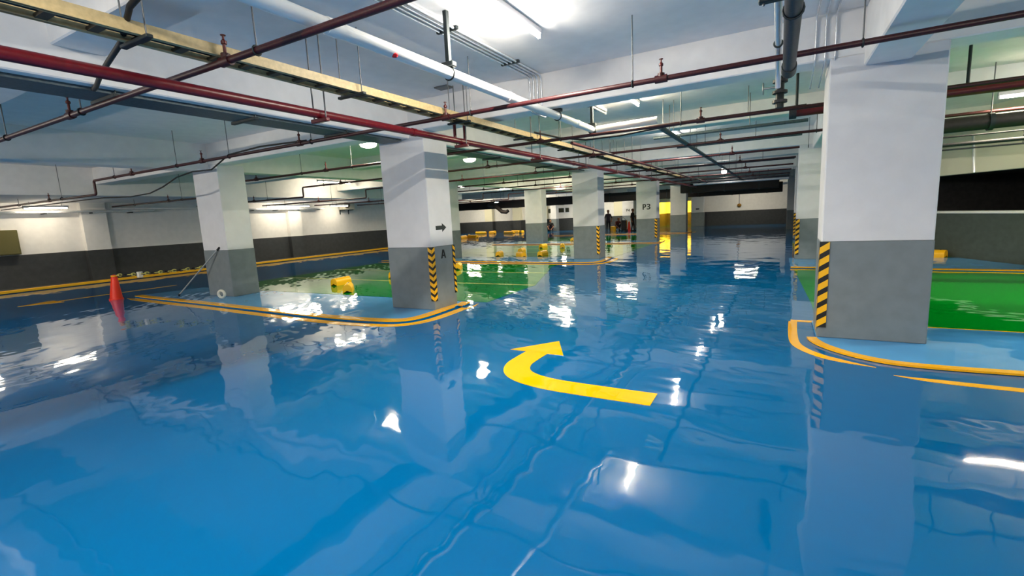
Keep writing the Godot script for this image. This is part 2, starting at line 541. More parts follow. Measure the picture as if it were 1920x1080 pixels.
	wall("wall_far_end", [Vector2(-6.4, -42.5), Vector2(10.0, -42.5)], Vector2(0, 1), SLAB)
	wall("wall_back", [Vector2(-22.0, 8.2), Vector2(10.0, 8.2)], Vector2(0, -1), SLAB)
	wall("wall_right", [Vector2(9.0, 8.2), Vector2(9.0, -10.0)], Vector2(-1, 0), SLAB)
	wall("wall_right_far", [Vector2(2.6, -19.0), Vector2(2.6, -42.5)], Vector2(-1, 0), SLAB)
	# pilasters on the far walls
	var wf: Node3D = get_node("wall_far")
	for p in [[-26.6, 0.9], [-23.3, 0.9], [-20.3, 0.8], [-16.2, 0.6], [-12.9, 0.8]]:
		st = mb()
		bx(st, p[0], p[0] + p[1], DADO, SLAB, -42.5, -42.1)
		var pl := obj("pilaster", st, M.cream_paint, wf)
		st = mb()
		bx(st, p[0] - 0.003, p[0] + p[1] + 0.003, 0, DADO, -42.5, -42.095)
		obj("pilaster_band", st, M.wall_dado, pl)
	var wl: Node3D = get_node("wall_left")
	for z in [-15.6, -7.6, 0.5]:
		st = mb()
		bx(st, x0, x0 + 0.22, DADO, SLAB, z - 0.35, z + 0.35)
		var pl2 := obj("pilaster", st, M.white_paint, wl)
		st = mb()
		bx(st, x0, x0 + 0.225, 0, DADO, z - 0.353, z + 0.353)
		obj("pilaster_band", st, M.wall_dado, pl2)
	# yellow kerb along the left wall
	st = mb()
	bx(st, x0 + 0.02, -20.45, 0, 0.10, -24.9, 8.0, 0.01)
	obj("kerb_base", st, M.wall_dado, wl)
	st = mb()
	bx(st, -20.52, -20.44, 0.02, 0.105, -24.9, 8.0, 0.008)
	obj("kerb_edge", st, M.yellow, wl)

	# the amber-lit side room in the far wall
	var dr := structure("door_1")
	st = mb()
	bx(st, -9.06, -6.4, 2.12, SLAB, -42.7, -42.5)
	obj("lintel", st, M.cream_paint, dr)
	st = mb()
	bx(st, -9.3, -9.06, DADO, 2.9, -46.4, -42.7)
	bx(st, -6.4, -6.15, DADO, 2.9, -46.4, -42.7)
	bx(st, -9.3, -6.15, DADO, 2.9, -46.45, -46.2)
	bx(st, -9.3, -6.15, 2.9, 3.0, -46.4, -42.7)
	obj("room_wall", st, M.white_paint, dr)
	st = mb()
	bx(st, -9.3, -9.06, 0, DADO, -46.4, -42.7)
	bx(st, -6.4, -6.15, 0, DADO, -46.4, -42.7)
	bx(st, -9.3, -6.15, 0, DADO, -46.45, -46.2)
	obj("room_dado", st, M.wall_dado, dr)
	var lamp := thing("ceiling_lamp", "amber lamp in the glowing doorway of the far wall", "light", Vector3(-7.7, 2.9, -44.2))
	st = mb()
	lathe(st, [Vector2(0, -0.10), Vector2(0.16, -0.09), Vector2(0.2, -0.03), Vector2(0.2, 0.0)], Vector3.ZERO, Basis.IDENTITY, 16)
	obj("lamp_shade", st, M.lamp_amber, lamp)
	area_light(lamp, Vector3(0, -0.12, 0), Vector2(0.3, 0.3), Color(1.0, 0.72, 0.16), 9.0)

	# slanting ramp wall on the right: parapet, dark opening, cream wall above
	var rw := structure("wall_right_ramp")
	var a := Vector2(2.6, -19.0)
	var b := Vector2(6.6, -9.6)
	var d := (b - a).normalized()
	var n := Vector2(-d.y, d.x) * -1.0
	if n.x > 0: n = -n
	var ang := -d.angle()
	var mid := (a + b) * 0.5
	var L := a.distance_to(b)
	var B := Basis(Vector3.UP, ang)
	var back := Vector3(-n.x, 0, -n.y)
	var m3 := Vector3(mid.x, 0, mid.y)
	st = mb()
	box(st, m3 + back * 0.1 + Vector3(0, 0.56, 0), Vector3(L, 1.12, 0.2), 0.01, B)
	obj("parapet", st, M.ramp_grey, rw)
	st = mb()
	box(st, m3 + back * 0.1 + Vector3(0, 1.145, 0), Vector3(L, 0.06, 0.26), 0.01, B)
	obj("parapet_cap", st, M.white_paint, rw)
	st = mb()
	box(st, m3 + back * 0.1 + Vector3(0, 2.83, 0), Vector3(L, 1.5, 0.2), 0.01, B)
	obj("upper_wall", st, M.cream_paint, rw)
	st = mb()
	var along := Vector3(d.x, 0, d.y)
	box(st, m3 + back * 9.3 + Vector3(0, 1.4, 0), Vector3(L + 0.4, 2.0, 0.2), 0.0, B)
	box(st, m3 + back * 4.75 + Vector3(0, 0.45, 0), Vector3(L + 0.4, 0.2, 9.1), 0.0, B)
	box(st, m3 + back * 4.75 + Vector3(0, 2.25, 0), Vector3(L + 0.4, 0.2, 9.1), 0.0, B)
	for e in [-1.0, 1.0]:
		box(st, m3 + back * 4.75 + along * e * (L * 0.5 + 0.1) + Vector3(0, 1.4, 0), Vector3(0.2, 2.0, 9.1), 0.0, B)
	obj("ramp_well", st, M.concrete_grey, rw)
	st = mb()
	bx(st, 6.5, 9.1, 0, SLAB, -9.7, -9.5)
	obj("end_wall", st, M.white_paint, rw)
	# a pipe that drops down the cream wall
	var pp := m3 - back * 0.02 + Vector3(d.x, 0, d.y) * -1.45
	st = mb()
	tube(st, [pp + Vector3(0, 2.95, 0), pp + Vector3(d.x * 0.12, 2.08, d.y * 0.12)], 0.03, 8)
	obj("drop_pipe", st, M.conduit, rw)

func wall(called: String, ends: Array, inward: Vector2, top: float) -> void:
	# a wall 0.25 thick behind its face, with a dark lower band proud of the white
	var w := structure(called)
	var a: Vector2 = ends[0]
	var b: Vector2 = ends[1]
	var o := -inward * 0.25
	var st := mb()
	bx(st, minf(a.x, b.x) + minf(o.x, 0), maxf(a.x, b.x) + maxf(o.x, 0), DADO, top, minf(a.y, b.y) + minf(o.y, 0), maxf(a.y, b.y) + maxf(o.y, 0))
	obj("upper_wall", st, M.white_paint, w)
	var e := inward * 0.006
	st = mb()
	bx(st, minf(a.x, b.x) + minf(o.x, 0) + minf(e.x, 0), maxf(a.x, b.x) + maxf(o.x, 0) + maxf(e.x, 0), 0, DADO, minf(a.y, b.y) + minf(o.y, 0) + minf(e.y, 0), maxf(a.y, b.y) + maxf(o.y, 0) + maxf(e.y, 0))
	obj("dado_band", st, M.wall_dado, w)

# ---------------------------------------------------------------- kerbs
func kerb(label: String, outline: Array, edge: Array, floor_lines: Array, y := 0.035, wide := 0.17) -> void:
	# a low raised island: light blue top, dark face, yellow edge stripe on top; yellow line on the floor before it
	var t := thing("kerb_island", label, "kerb")
	var st := mb()
	slab_poly(st, PackedVector2Array(outline), y - 0.008, y)
	obj("island_top", st, M.light_blue_epoxy, t)
	st = mb()
	slab_poly(st, PackedVector2Array(outline), 0.0, y - 0.008)
	obj("kerb_face", st, M.blue_epoxy, t)
	st = mb()
	slab_poly(st, ribbon(edge, wide), y - 0.015, y + 0.004)
	obj("edge_stripe", st, M.yellow_paint_wet, t)
	for f in floor_lines:
		st = mb()
		slab_poly(st, ribbon(f[0], f[1], f[2], f[3]), 0.0, 0.004)
		obj("floor_stripe", st, M.yellow_paint_wet, t)

func inset(pts: Array, d: float) -> Array:
	# the open polyline moved sideways
	var out := []
	for i in pts.size():
		var e: Vector2 = (pts[mini(i + 1, pts.size() - 1)] - pts[maxi(i - 1, 0)]).normalized()
		out.append(pts[i] + Vector2(-e.y, e.x) * d)
	return out

func kerbs() -> void:
	# row 1, under the left and central columns
	var f := curve([Vector2(-14.15, -5.66), Vector2(-13.0, -5.58), Vector2(-10.4, -5.47), Vector2(-7.5, -5.30), Vector2(-6.15, -5.27), Vector2(-5.5, -5.32), Vector2(-5.1, -5.43), Vector2(-4.93, -5.68), Vector2(-4.9, -6.1), Vector2(-4.95, -6.8), Vector2(-5.05, -7.3)], 4).map(func(v): return v * 1.026 if v.y > -6.9 else v)
	kerb("long kerb island with yellow edge under the left and central columns", f + [Vector2(-14.15, -7.3)], inset(f, -0.08), [[inset(f, 0.17), 0.16, 0.5, 0.7]])
	# row 2 and on, behind it
	for k in range(1, 4):
		var z := -BAY * k
		var h := curve([Vector2(-14.3, -5.65 + z), Vector2(-10.0, -5.5 + z), Vector2(-7.0, -5.32 + z), Vector2(-5.4, -5.32 + z), Vector2(-5.0, -5.45 + z), Vector2(-4.85, -5.8 + z), Vector2(-4.9, -6.6 + z), Vector2(-5.0, -7.2 + z)], 4)
		var lab: String = ["yellow-edged kerb island in front of the middle column, second row from the camera", "yellow-edged kerb island under the column lettered P3", "farthest yellow-edged kerb island beyond the lettered column"][k - 1]
		kerb(lab, h + [Vector2(-14.2, -7.2 + z)], inset(h, -0.08), [[inset(h, 0.18), 0.18, 0.5, 0.5]])
	# right side
	var r := curve([Vector2(0.43, -6.50), Vector2(0.452, -6.32), Vector2(0.54, -6.10), Vector2(0.74, -5.85), Vector2(0.975, -5.70), Vector2(1.21, -5.66), Vector2(1.52, -5.66), Vector2(1.96, -5.69), Vector2(3.0, -5.72), Vector2(8.9, -5.78)], 4)
	var near := curve([Vector2(0.215, -7.3), Vector2(0.20, -6.7), Vector2(0.21, -6.2), Vector2(0.28, -5.94), Vector2(0.42, -5.72), Vector2(0.62, -5.57), Vector2(0.86, -5.46)], 4)
	var near2 := curve([Vector2(0.96, -5.26), Vector2(1.2, -5.21), Vector2(1.8, -5.18), Vector2(3.0, -5.17), Vector2(8.9, -5.2)], 4)
	var back := [Vector2(0.19, -7.36), Vector2(2.0, -7.36), Vector2(8.9, -7.42)]
	kerb("light blue kerb island with curved yellow lines under the big right column", r + [Vector2(8.9, -7.3), Vector2(0.43, -7.3)], inset(r.slice(2), 0.05), [[near, 0.10, 0.0, 0.35], [near2, 0.095, 0.3, 0.0], [back, 0.10, 0.0, 0.0]], 0.02, 0.10)
	var r2 := [Vector2(0.3, -13.3), Vector2(2.0, -13.2), Vector2(4.6, -13.02), Vector2(4.98, -13.0)]
	kerb("yellow-edged kerb before the dark ramp wall, behind the green field", r2 + [Vector2(3.95, -15.6), Vector2(0.3, -15.6)], inset(r2, -0.08), [[inset(r2, 0.15), 0.08, 0.0, 0.0]])

# ---------------------------------------------------------------- columns
func guard(parent: Node3D, corner: Vector3, sx: float, sz: float, w: float, y0: float, y1: float, chevron: bool, n: int) -> void:
	# rubber corner guard, black with yellow bands; corner = edge of the column, sx / sz the sides it wraps
	var st := mb()
	var e := 0.008
	bx(st, corner.x, corner.x - sx * w, y0, y1, corner.z, corner.z + sz * e)
	bx(st, corner.x + sx * e, corner.x, y0, y1, corner.z + sz * e, corner.z - sz * w)
	var g := obj("corner_guard", st, M.black, parent)
	var pitch := (y1 - y0) / n
	var bh := pitch * 0.55
	for i in n:
		var yb := y0 + pitch * i
		st = mb()
		var lean := pitch * 0.45
		for face in 2:
			var p0: Vector3
			var p1: Vector3
			var out: Vector3
			if face == 0:
				out = Vector3(0, 0, sz)
				p0 = corner + Vector3(sx * e, 0, sz * (e + 0.002))
				p1 = corner + Vector3(-sx * w, 0, sz * (e + 0.002))
			else:
				out = Vector3(sx, 0, 0)
				p0 = corner + Vector3(sx * (e + 0.002), 0, sz * e)
				p1 = corner + Vector3(sx * (e + 0.002), 0, -sz * w)
			var up := lean
			if not chevron and face == 1: up = -lean
			var ya := yb
			var yc := minf(yb + bh, y1)
			quad(st, p0 + Vector3(0, ya, 0), p1 + Vector3(0, minf(ya + up, y1), 0), p1 + Vector3(0, minf(yc + up, y1), 0), p0 + Vector3(0, yc, 0), out)
			var q := out * -0.002
			quad(st, p0 + Vector3(0, yc, 0), p1 + Vector3(0, minf(yc + up, y1), 0), p1 + Vector3(0, minf(yc + up, y1), 0) + q, p0 + Vector3(0, yc, 0) + q, Vector3.UP)
			quad(st, p0 + Vector3(0, ya, 0), p1 + Vector3(0, minf(ya + up, y1), 0), p1 + Vector3(0, minf(ya + up, y1), 0) + q, p0 + Vector3(0, ya, 0) + q, Vector3.DOWN)
		obj("yellow_band", st, M.yellow, g)

func column(x0: float, x1: float, zf: float, label: String, base := 0.0) -> Node3D:
	var t := thing("concrete_column", label, "column", Vector3((x0 + x1) * 0.5, 0, zf - 0.325))
	t.set_meta("kind", "thing")
	var w := (x1 - x0)
	var st := mb()
	slab_poly(st, chamfered(-w / 2, w / 2, -0.325, 0.325, 0.012), DADO, 2.979)
	obj("white_shaft", st, M.column_white, t)
	st = mb()
	bx(st, -w / 2 - 0.004, w / 2 + 0.004, base, DADO, -0.329, 0.329, 0.012)
	obj("grey_base", st, M.grey_dado, t)
	return t

func chamfered(x0: float, x1: float, z0: float, z1: float, c: float) -> PackedVector2Array:
	return PackedVector2Array([Vector2(x0 + c, z0), Vector2(x1 - c, z0), Vector2(x1, z0 + c), Vector2(x1, z1 - c), Vector2(x1 - c, z1), Vector2(x0 + c, z1), Vector2(x0, z1 - c), Vector2(x0, z0 + c)])

func text(words: String, parent: Node3D, at: Vector3, turn: Vector3, h: float, m: Material, bold := true) -> void:
	var f := SystemFont.new()
	f.font_names = PackedStringArray(["Droid Sans"])
	f.font_weight = 700 if bold else 400
	var tm := TextMesh.new()
	tm.text = words
	tm.font = f
	tm.font_size = 64
	tm.pixel_size = h / 46.0
	tm.depth = 0.006
	var o := put("painted_lettering", tm, m, parent)
	o.position = at
	o.rotation = turn

func columns() -> void:
	var t := column(0.44, 1.43, -6.45, "big white and grey column at right, nearest to the camera", 0.015)
	guard(t, Vector3(-0.499, 0, 0.329), -1.0, 1.0, 0.085, 0.14, 1.135, false, 7)
	t = column(-6.2, -5.2, -6.45, "square column with a dark arrow on its side and chevron corner strips", 0.03)
	guard(t, Vector3(0.504, 0, 0.329), 1.0, 1.0, 0.075, 0.19, 1.135, true, 8)
	guard(t, Vector3(0.504, 0, -0.329), 1.0, -1.0, 0.06, 0.25, 1.135, true, 8)
	# arrow sign and stencilled letter on the side that faces the aisle
	var st := mb()
	var pts := PackedVector2Array([Vector2(0.16, 0.035), Vector2(-0.02, 0.035), Vector2(-0.02, 0.075), Vector2(-0.14, 0.0), Vector2(-0.02, -0.075), Vector2(-0.02, -0.035), Vector2(0.16, -0.035)])
	var idx := Geometry2D.triangulate_polygon(pts)
	for i in range(0, idx.size(), 3):
		var q := []
		for k in 3:
			q.append(Vector3(0.504, 1.46 + pts[idx[i + k]].y, pts[idx[i + k]].x - 0.0))
		tri(st, q[0], q[1], q[2], Vector3.RIGHT)
	for i in pts.size():
		var a := pts[i]
		var b := pts[(i + 1) % pts.size()]
		quad(st, Vector3(0.5, 1.46 + a.y, a.x), Vector3(0.5, 1.46 + b.y, b.x), Vector3(0.504, 1.46 + b.y, b.x), Vector3(0.504, 1.46 + a.y, a.x), Vector3(0, (a + b).y, (a + b).x))
	obj("arrow_sign", st, M.letter_dark, t)
	text("A", t, Vector3(0.506, 0.99, 0.0), Vector3(0, PI / 2, 0), 0.15, M.black)
	t = column(-12.23, -11.22, -6.45, "dim column at left with a pole leaning on it", 0.03)
	# second row
	t = column(0.44, 1.43, -15.25, "second column on the right side, half hidden by the big one", 0.03)
	guard(t, Vector3(-0.499, 0, 0.329), -1.0, 1.0, 0.08, 0.16, 1.135, false, 7)
	t = column(-6.1, -5.2, -15.25, "middle column down the aisle with one chevron corner strip", 0.03)
	guard(t, Vector3(0.454, 0, 0.329), 1.0, 1.0, 0.075, 0.19, 1.135, true, 7)
	column(-12.25, -11.25, -15.25, "column mostly hidden behind the central arrow column", 0.03)
	# third row
	t = column(0.6, 1.6, -24.05, "third column on the right side with dim hazard strip", 0.03)
	guard(t, Vector3(-0.504, 0, 0.329), -1.0, 1.0, 0.09, 0.16, 1.135, false, 7)
	t = column(-6.22, -5.22, -24.05, "column lettered P3 beyond the middle column", 0.03)
	guard(t, Vector3(0.504, 0, 0.329), 1.0, 1.0, 0.1, 0.19, 1.135, true, 6)
	text("P3", t, Vector3(0.0, 1.72, 0.327), Vector3.ZERO, 0.27, M.letter_dark)
	column(-12.5, -11.45, -24.05, "column between the central and middle columns, third row", 0.03)
	# fourth and fifth
	column(0.44, 1.43, -32.85, "fourth column on the right side", 0.0)
	column(-6.25, -5.25, -32.85, "plain column right of the amber doorway", 0.03)
	column(-12.23, -11.22, -32.85, "fourth row column behind the middle one", 0.03)
	column(-18.75, -18.2, -41.3, "warm lit slim column in front of the notice boards", 0.0)
	t = column(-6.25, -5.3, -41.65, "column with a small dark plate at the far wall", 0.0)
	st = mb()
	bx(st, -0.13, 0.13, 1.38, 1.47, 0.325, 0.34, 0.004)
	obj("name_plate", st, M.letter_dark, t)
	t = column(-12.0, -11.0, -41.65, "far column lettered P4 left of the lettered P3 column", 0.0)
	text("P4", t, Vector3(0.0, 1.6, 0.327), Vector3.ZERO, 0.22, M.letter_dark)

# ---------------------------------------------------------------- pipes overhead
func rod(parent: Node3D, x: float, z: float, y0: float, y1: float, r := 0.007) -> void:
	var st := mb()
	tube(st, [Vector3(x, y0, z), Vector3(x, y1, z)], r, 6)
	obj("hanger_rod", st, M.rod_steel, parent)

func clip(parent: Node3D, c: Vector3, axis: Vector3, r: float) -> void:
	var st := mb()
	torus(st, c, axis, r + 0.006, 0.008, 14, 5)
	obj("clip_ring", st, M.bracket_dark, parent)

func soffit(x: float, z: float) -> float:
	# height of what is overhead at a place: beam or slab
	var y := SLAB
	for k in range(-1, 5):
		if z > -6.83 - BAY * k and z < -6.45 - BAY * k: y = minf(y, 3.1)
		if z > -2.3 - BAY * k and z < -1.9 - BAY * k: y = minf(y, 3.25)
	if x < -17.4: y = 2.78
	for b in [0.94, -5.7, -11.72, 7.6]:
		if absf(x - b) < 0.2: y = minf(y, 2.98)
	return y

func branch(z: float, label: String, detail: int) -> Node3D:
	var t := thing("sprinkler_pipe", label, "pipe", Vector3(0, 0, z), 0.0, "sprinkler branch pipes under the beams")
	var r := 0.027
	var st := mb()
	var line := fillet([Vector3(8.9 if z > -9 else (5.7 if z > -12 else 0.4), 2.9, 0), Vector3(-14.05, 2.9, 0), Vector3(-14.05, 2.58, 0), Vector3(-20.6, 2.62, 0)], 0.05, 3)
	tube(st, line, r, 12 if detail > 1 else 7)
	obj("pipe_run", st, M.pipe_dark_red, t)
	for x in [-1.08, -3.79, -6.68, -9.47, -12.2, -16.8]:
		var py := 2.9 if x > -14.05 else 2.6
		st = mb()
		tube(st, [Vector3(x - 0.06, py, 0), Vector3(x + 0.06, py, 0)], r + 0.012, 10)
		tube(st, [Vector3(x, py, 0), Vector3(x, py + 0.055, 0)], r + 0.008, 8)
		var tee := obj("tee_fitting", st, M.pipe_dark_red, t)
		st = mb()
		tube(st, [Vector3(x, py + 0.04, 0), Vector3(x, py + 0.13, 0)], 0.013, 8)
		lathe(st, [Vector2(0.012, 0.12), Vector2(0.022, 0.125), Vector2(0.022, 0.145), Vector2(0.008, 0.16), Vector2(0.008, 0.185), Vector2(0.02, 0.187), Vector2(0.02, 0.192), Vector2(0, 0.195)], Vector3(x, py, 0), Basis.IDENTITY, 10)
		obj("sprinkler_head", st, M.sprinkler, tee)
	for x in [0.58, -1.37, -3.4, -6.4, -8.6, -10.36, -13.0, -16.0, -19.0]:
		var py := 2.9 if x > -14.05 else 2.6
		rod(t, x, 0, py + r, soffit(x, z))
		if detail > 0:
			clip(t, Vector3(x, py, 0), Vector3.RIGHT, r)
	return t

func red_main() -> void:
	var t := thing("fire_main_pipe", "thick red fire main running away under the yellow cable ladder", "pipe", Vector3(-4.22, 2.75, 0))
	var st := mb()
	tube(st, [Vector3(0, 0, 3.0), Vector3(0, 0, -30.0)], 0.045, 18)
	obj("pipe_run", st, M.pipe_red, t)
	for i in 6:
		var z := 0.6 - 5.65 * i
		st = mb()
		tube(st, [Vector3(0, 0, z - 0.035), Vector3(0, 0, z + 0.035)], 0.052, 16)
		obj("coupling", st, M.pipe_red, t)
	for i in 8:
		var z := -1.0 - 2.57 * i
		for s in [-0.09, 0.09]:
			st = mb()
			tube(st, [Vector3(s, -0.07, z), Vector3(s, soffit(-4.22 + s, z) - 2.75, z)], 0.008, 6)
			obj("hanger_rod", st, M.rod_steel, t)
		st = mb()
		box(st, Vector3(0, -0.064, z), Vector3(0.24, 0.04, 0.05), 0.006)
		obj("support_channel", st, M.pipe_red, t)
	# the two short red risers beside the central column
	for z in [-5.98, -6.24]:
		st = mb()
		tube(st, [Vector3(0, 0.0, z), Vector3(0, 0.28 if z < -6.1 else 0.24, z)], 0.022, 8)
		obj("riser", st, M.pipe_red, t)

func ladder() -> void:
	var t := thing("cable_ladder", "long yellow cable ladder with dark rungs hung from the slab", "cable tray", Vector3(0, 2.945, 0))
	for x in [-4.05, -3.85]:
		var st := mb()
		bx(st, x - 0.008, x + 0.008, 0.0, 0.085, -24.0, 3.0, 0.002)
		bx(st, x - 0.02, x + 0.02, 0.0, 0.008, -24.0, 3.0)
		obj("side_rail", st, M.tray_yellow, t)
	var n := 92
	for i in n:
		var st := mb()
		bx(st, -4.05, -3.85, 0.004, 0.03, 1.2 - 0.257 * i - 0.03, 1.2 - 0.257 * i + 0.03)
		obj("rung", st, M.tray_rung, t)
	var st := mb()
	for k in 4:
		var pts := []
		for i in 30:
			pts.append(Vector3(-4.0 + 0.04 * k + sin(i * 1.7 + k) * 0.008, 0.045, 2.5 - i * 0.9))
		tube(st, pts, 0.012, 6)
	obj("cable_bundle", st, M.cable_black, t).set_meta("kind", "stuff")
	for i in 10:
		var z := 0.1 - 0.97 * i * 2.0
		for x in [-4.1, -3.8]:
			st = mb()
			tube(st, [Vector3(x, -0.02, z), Vector3(x, soffit(x, z) - 2.945, z)], 0.006, 6)
			obj("hanger_rod", st, M.rod_steel, t)
		st = mb()
		box(st, Vector3(-3.95, -0.015, z), Vector3(0.38, 0.025, 0.045), 0.004)
		obj("support_channel", st, M.bracket_dark, t)

func drain() -> void:
	# white plastic pipe with its turn to the right
	var t := thing("drain_pipe", "thick white plastic drain pipe hung below the near slab, bending right", "pipe")
	var st := mb()
	tube(st, fillet([Vector3(-2.84, 3.0, 3.0), Vector3(-2.84, 3.0, -8.15), Vector3(-1.75, 3.02, -8.15)], 0.06, 3), 0.055, 16)
	obj("pipe_run", st, M.white_pvc, t)
	for z in [-0.6, -2.6, -5.2, -7.4]:
		st = mb()
		tube(st, [Vector3(-2.84, 3.0, z - 0.06), Vector3(-2.84, 3.0, z + 0.06)], 0.061, 16)
		obj("coupling", st, M.white_pvc, t)
	st = mb()
	box(st, Vector3(-2.84, 3.0, -8.15), Vector3(0.14, 0.14, 0.14), 0.03)
	obj("elbow", st, M.bracket_dark, t)
	st = mb()
	lathe(st, [Vector2(0, -0.02), Vector2(0.02, -0.016), Vector2(0.03, 0.0), Vector2(0.02, 0.016), Vector2(0, 0.02)], Vector3(-2.812, 2.962, -3.2), Basis.IDENTITY, 12)
	obj("red_mark", st, M.red_mark, t)
	for z in [-1.2, -4.0, -6.62, -8.1]:
		st = mb()
		var top := soffit(-2.84, z)
		box(st, Vector3(-2.84, (3.07 + top) / 2, z), Vector3(0.045, top - 3.07, 0.045), 0.004)
		box(st, Vector3(-2.84, 3.08, z), Vector3(0.14, 0.05, 0.07), 0.006)
		obj("hanger_channel", st, M.bracket_dark, t)
		clip(t, Vector3(-2.84, 3.0, z), Vector3.BACK, 0.055)
	# thin conduits beside it on the slab, dropping down the beam face
	for k in 4:
		st = mb()
		var x := -3.17 + 0.06 * k
		var top := SLAB - 0.02
		tube(st, fillet([Vector3(x, top, -2.33), Vector3(x, top, -6.42), Vector3(x, 3.07, -6.425), Vector3(x, 3.07, -6.95), Vector3(x, top, -7.0), Vector3(x, top, -9.3)], 0.08, 4), 0.014, 8)
		var c := obj("electrical_conduit", st, M.conduit)
		tag(c, ["outermost thin steel conduit of four beside the drain pipe", "second thin steel conduit of four beside the drain pipe", "third thin steel conduit of four beside the drain pipe", "thin steel conduit nearest to the tube, of four beside the drain pipe"][k], "conduit", "thin conduits on the slab")
	var sl := ["steel saddle bar clamping the four thin conduits, beside the dark drain hanger", "steel saddle bar clamping the four thin conduits, nearest to the beam face", "steel saddle bar clamping the four thin conduits, first under the upper edge"]
	var sz := [-4.35, -5.7, -3.1]
	for k in 3:
		st = mb()
		bx(st, -3.21, -2.95, SLAB - 0.035, SLAB, sz[k] - 0.02, sz[k] + 0.02, 0.003)
		tag(obj("conduit_saddle", st, M.bracket_dark), sl[k], "bracket", "conduit saddles on the slab")

func others() -> void:
	# grey tray along the bays
	for s in [[3.0, -6.40, "wide grey cable tray left of the red main, stopping at the central column"], [-7.15, -15.2, "wide grey cable tray going on behind the central column"]]:
		var t := thing("cable_tray", s[2], "cable tray")
		var st := mb()
		bx(st, -6.03, -5.63, 2.945, 2.955, s[1], s[0])
		obj("tray_bed", st, M.tray_grey, t)
		for x in [-6.03, -5.63]:
			st = mb()
			bx(st, x - 0.006, x + 0.006, 2.945, 2.98, s[1], s[0])
			obj("tray_side", st, M.tray_grey, t)
		var z: float = s[0] - 1.1
		while z > s[1]:
			st = mb()
			box(st, Vector3(-5.83, 2.93, z), Vector3(0.5, 0.035, 0.05), 0.004)
			obj("support_channel", st, M.bracket_dark, t)
			for x in [-6.06, -5.6]:
				st = mb()
				tube(st, [Vector3(x, 2.92, z), Vector3(x, soffit(x, z), z)], 0.006, 6)
				obj("hanger_rod", st, M.rod_steel, t)
			z -= 1.42
	# thick black cables crossing from the ladder to the tray
	var st := mb()
	var c := []
	for p in [Vector3(-2.7, 3.2, -1.72), Vector3(-3.3, 3.12, -1.70), Vector3(-3.7, 3.06, -1.72), Vector3(-4.0, 3.0, -1.8), Vector3(-4.2, 2.97, -1.85), Vector3(-4.6, 2.93, -1.92), Vector3(-5.0, 2.93, -2.02), Vector3(-5.4, 2.94, -2.14), Vector3(-5.62, 2.96, -2.2)]:
		c.append(p)
	tube(st, c, 0.02, 8)
	tag(obj("black_cable", st, M.cable_black), "thick black cable crossing from the yellow ladder over to the grey tray", "cable")
	# slack cable following the branch pipe at the left column
	st = mb()
	tube(st, [Vector3(-6.6, 2.95, -5.27), Vector3(-7.8, 2.99, -5.28), Vector3(-8.75, 2.95, -5.28), Vector3(-9.0, 2.86, -5.28), Vector3(-9.35, 2.74, -5.28), Vector3(-10.0, 2.76, -5.28), Vector3(-10.6, 2.70, -5.28), Vector3(-11.2, 2.55, -5.28), Vector3(-11.75, 2.46, -5.28), Vector3(-12.6, 2.44, -5.28), Vector3(-14.0, 2.5, -5.28), Vector3(-20.9, 2.55, -5.3)], 0.014, 7)
	tag(obj("slack_cable", st, M.cable_black), "slack dark cable sagging below the branch pipe by the left column", "cable")
	st = mb()
	tube(st, [Vector3(-3.7, 3.0, -7.6), Vector3(-3.4, 2.92, -8.0), Vector3(-3.0, 2.86, -8.2), Vector3(-2.4, 2.86, -8.22), Vector3(-1.6, 2.90, -8.15), Vector3(-0.7, 2.92, -8.12), Vector3(0.3, 2.94, -8.12)], 0.016, 7)
	tag(obj("slack_cable", st, M.cable_black), "slack dark cable lying along the second branch pipe", "cable")
	# dark pipe overhead at the right and its pale neighbour
	var t := thing("dark_steel_pipe", "dark grey steel pipe coming overhead and ending before the beam", "pipe", Vector3(0.045, 2.815, 0))
	st = mb()
	tube(st, [Vector3(0, 0, 2.0), Vector3(0, 0, -5.35)], 0.052, 16)
	obj("pipe_run", st, M.dark_pipe, t)
	st = mb()
	tube(st, [Vector3(0, 0, -5.18), Vector3(0, 0, -5.42)], 0.062, 16)
	obj("end_cap", st, M.bracket_dark, t)
	for z in [-0.4, -3.75]:
		st = mb()
		box(st, Vector3(-0.02, 0.1, z), Vector3(0.36, 0.05, 0.06), 0.006)
		obj("hanger_channel", st, M.bracket_dark, t)
		clip(t, Vector3(0, 0, z), Vector3.BACK, 0.052)
		for x in [-0.17, 0.14]:
			st = mb()
			tube(st, [Vector3(x, 0.06, z), Vector3(x, SLAB - 2.815, z)], 0.008, 6)
			obj("hanger_rod", st, M.rod_steel, t)
	t = thing("pale_pipe", "slim pale pipe running beside the dark steel pipe", "pipe", Vector3(-0.045, 2.97, 0))
	st = mb()
	tube(st, [Vector3(0, 0, 2.0), Vector3(0, 0, -5.9), Vector3(0.0, -0.06, -6.0), Vector3(0.0, -0.16, -6.05)], 0.026, 12)
	obj("pipe_run", st, M.conduit, t)
	for z in [-0.4, -2.2, -3.75, -5.0]:
		rod2(t, 0.0, z, 0.02, SLAB - 2.97)
		clip(t, Vector3(0, 0, z), Vector3.BACK, 0.026)
	for k in 3:
		st = mb()
		var x := 0.30 + 0.09 * k
		tube(st, fillet([Vector3(x, SLAB - 0.015, -2.33), Vector3(x, SLAB - 0.015, -6.43), Vector3(x, 3.08, -6.435), Vector3(x, 2.99, -7.3)], 0.05, 3), 0.009, 6)
		tag(obj("ceiling_cable", st, M.conduit), ["thin cable on the slab nearest the dark pipe", "thin cable on the slab, middle of three beside the big column", "thin cable on the slab nearest the big column beam"][k], "cable", "thin cables on the slab near the big column")
	# valve set hanging behind the first beam
	t = thing("valve_assembly", "dark valve and flanges hanging beside the big column top", "valve", Vector3(-0.03, 0, -7.6))
	st = mb()
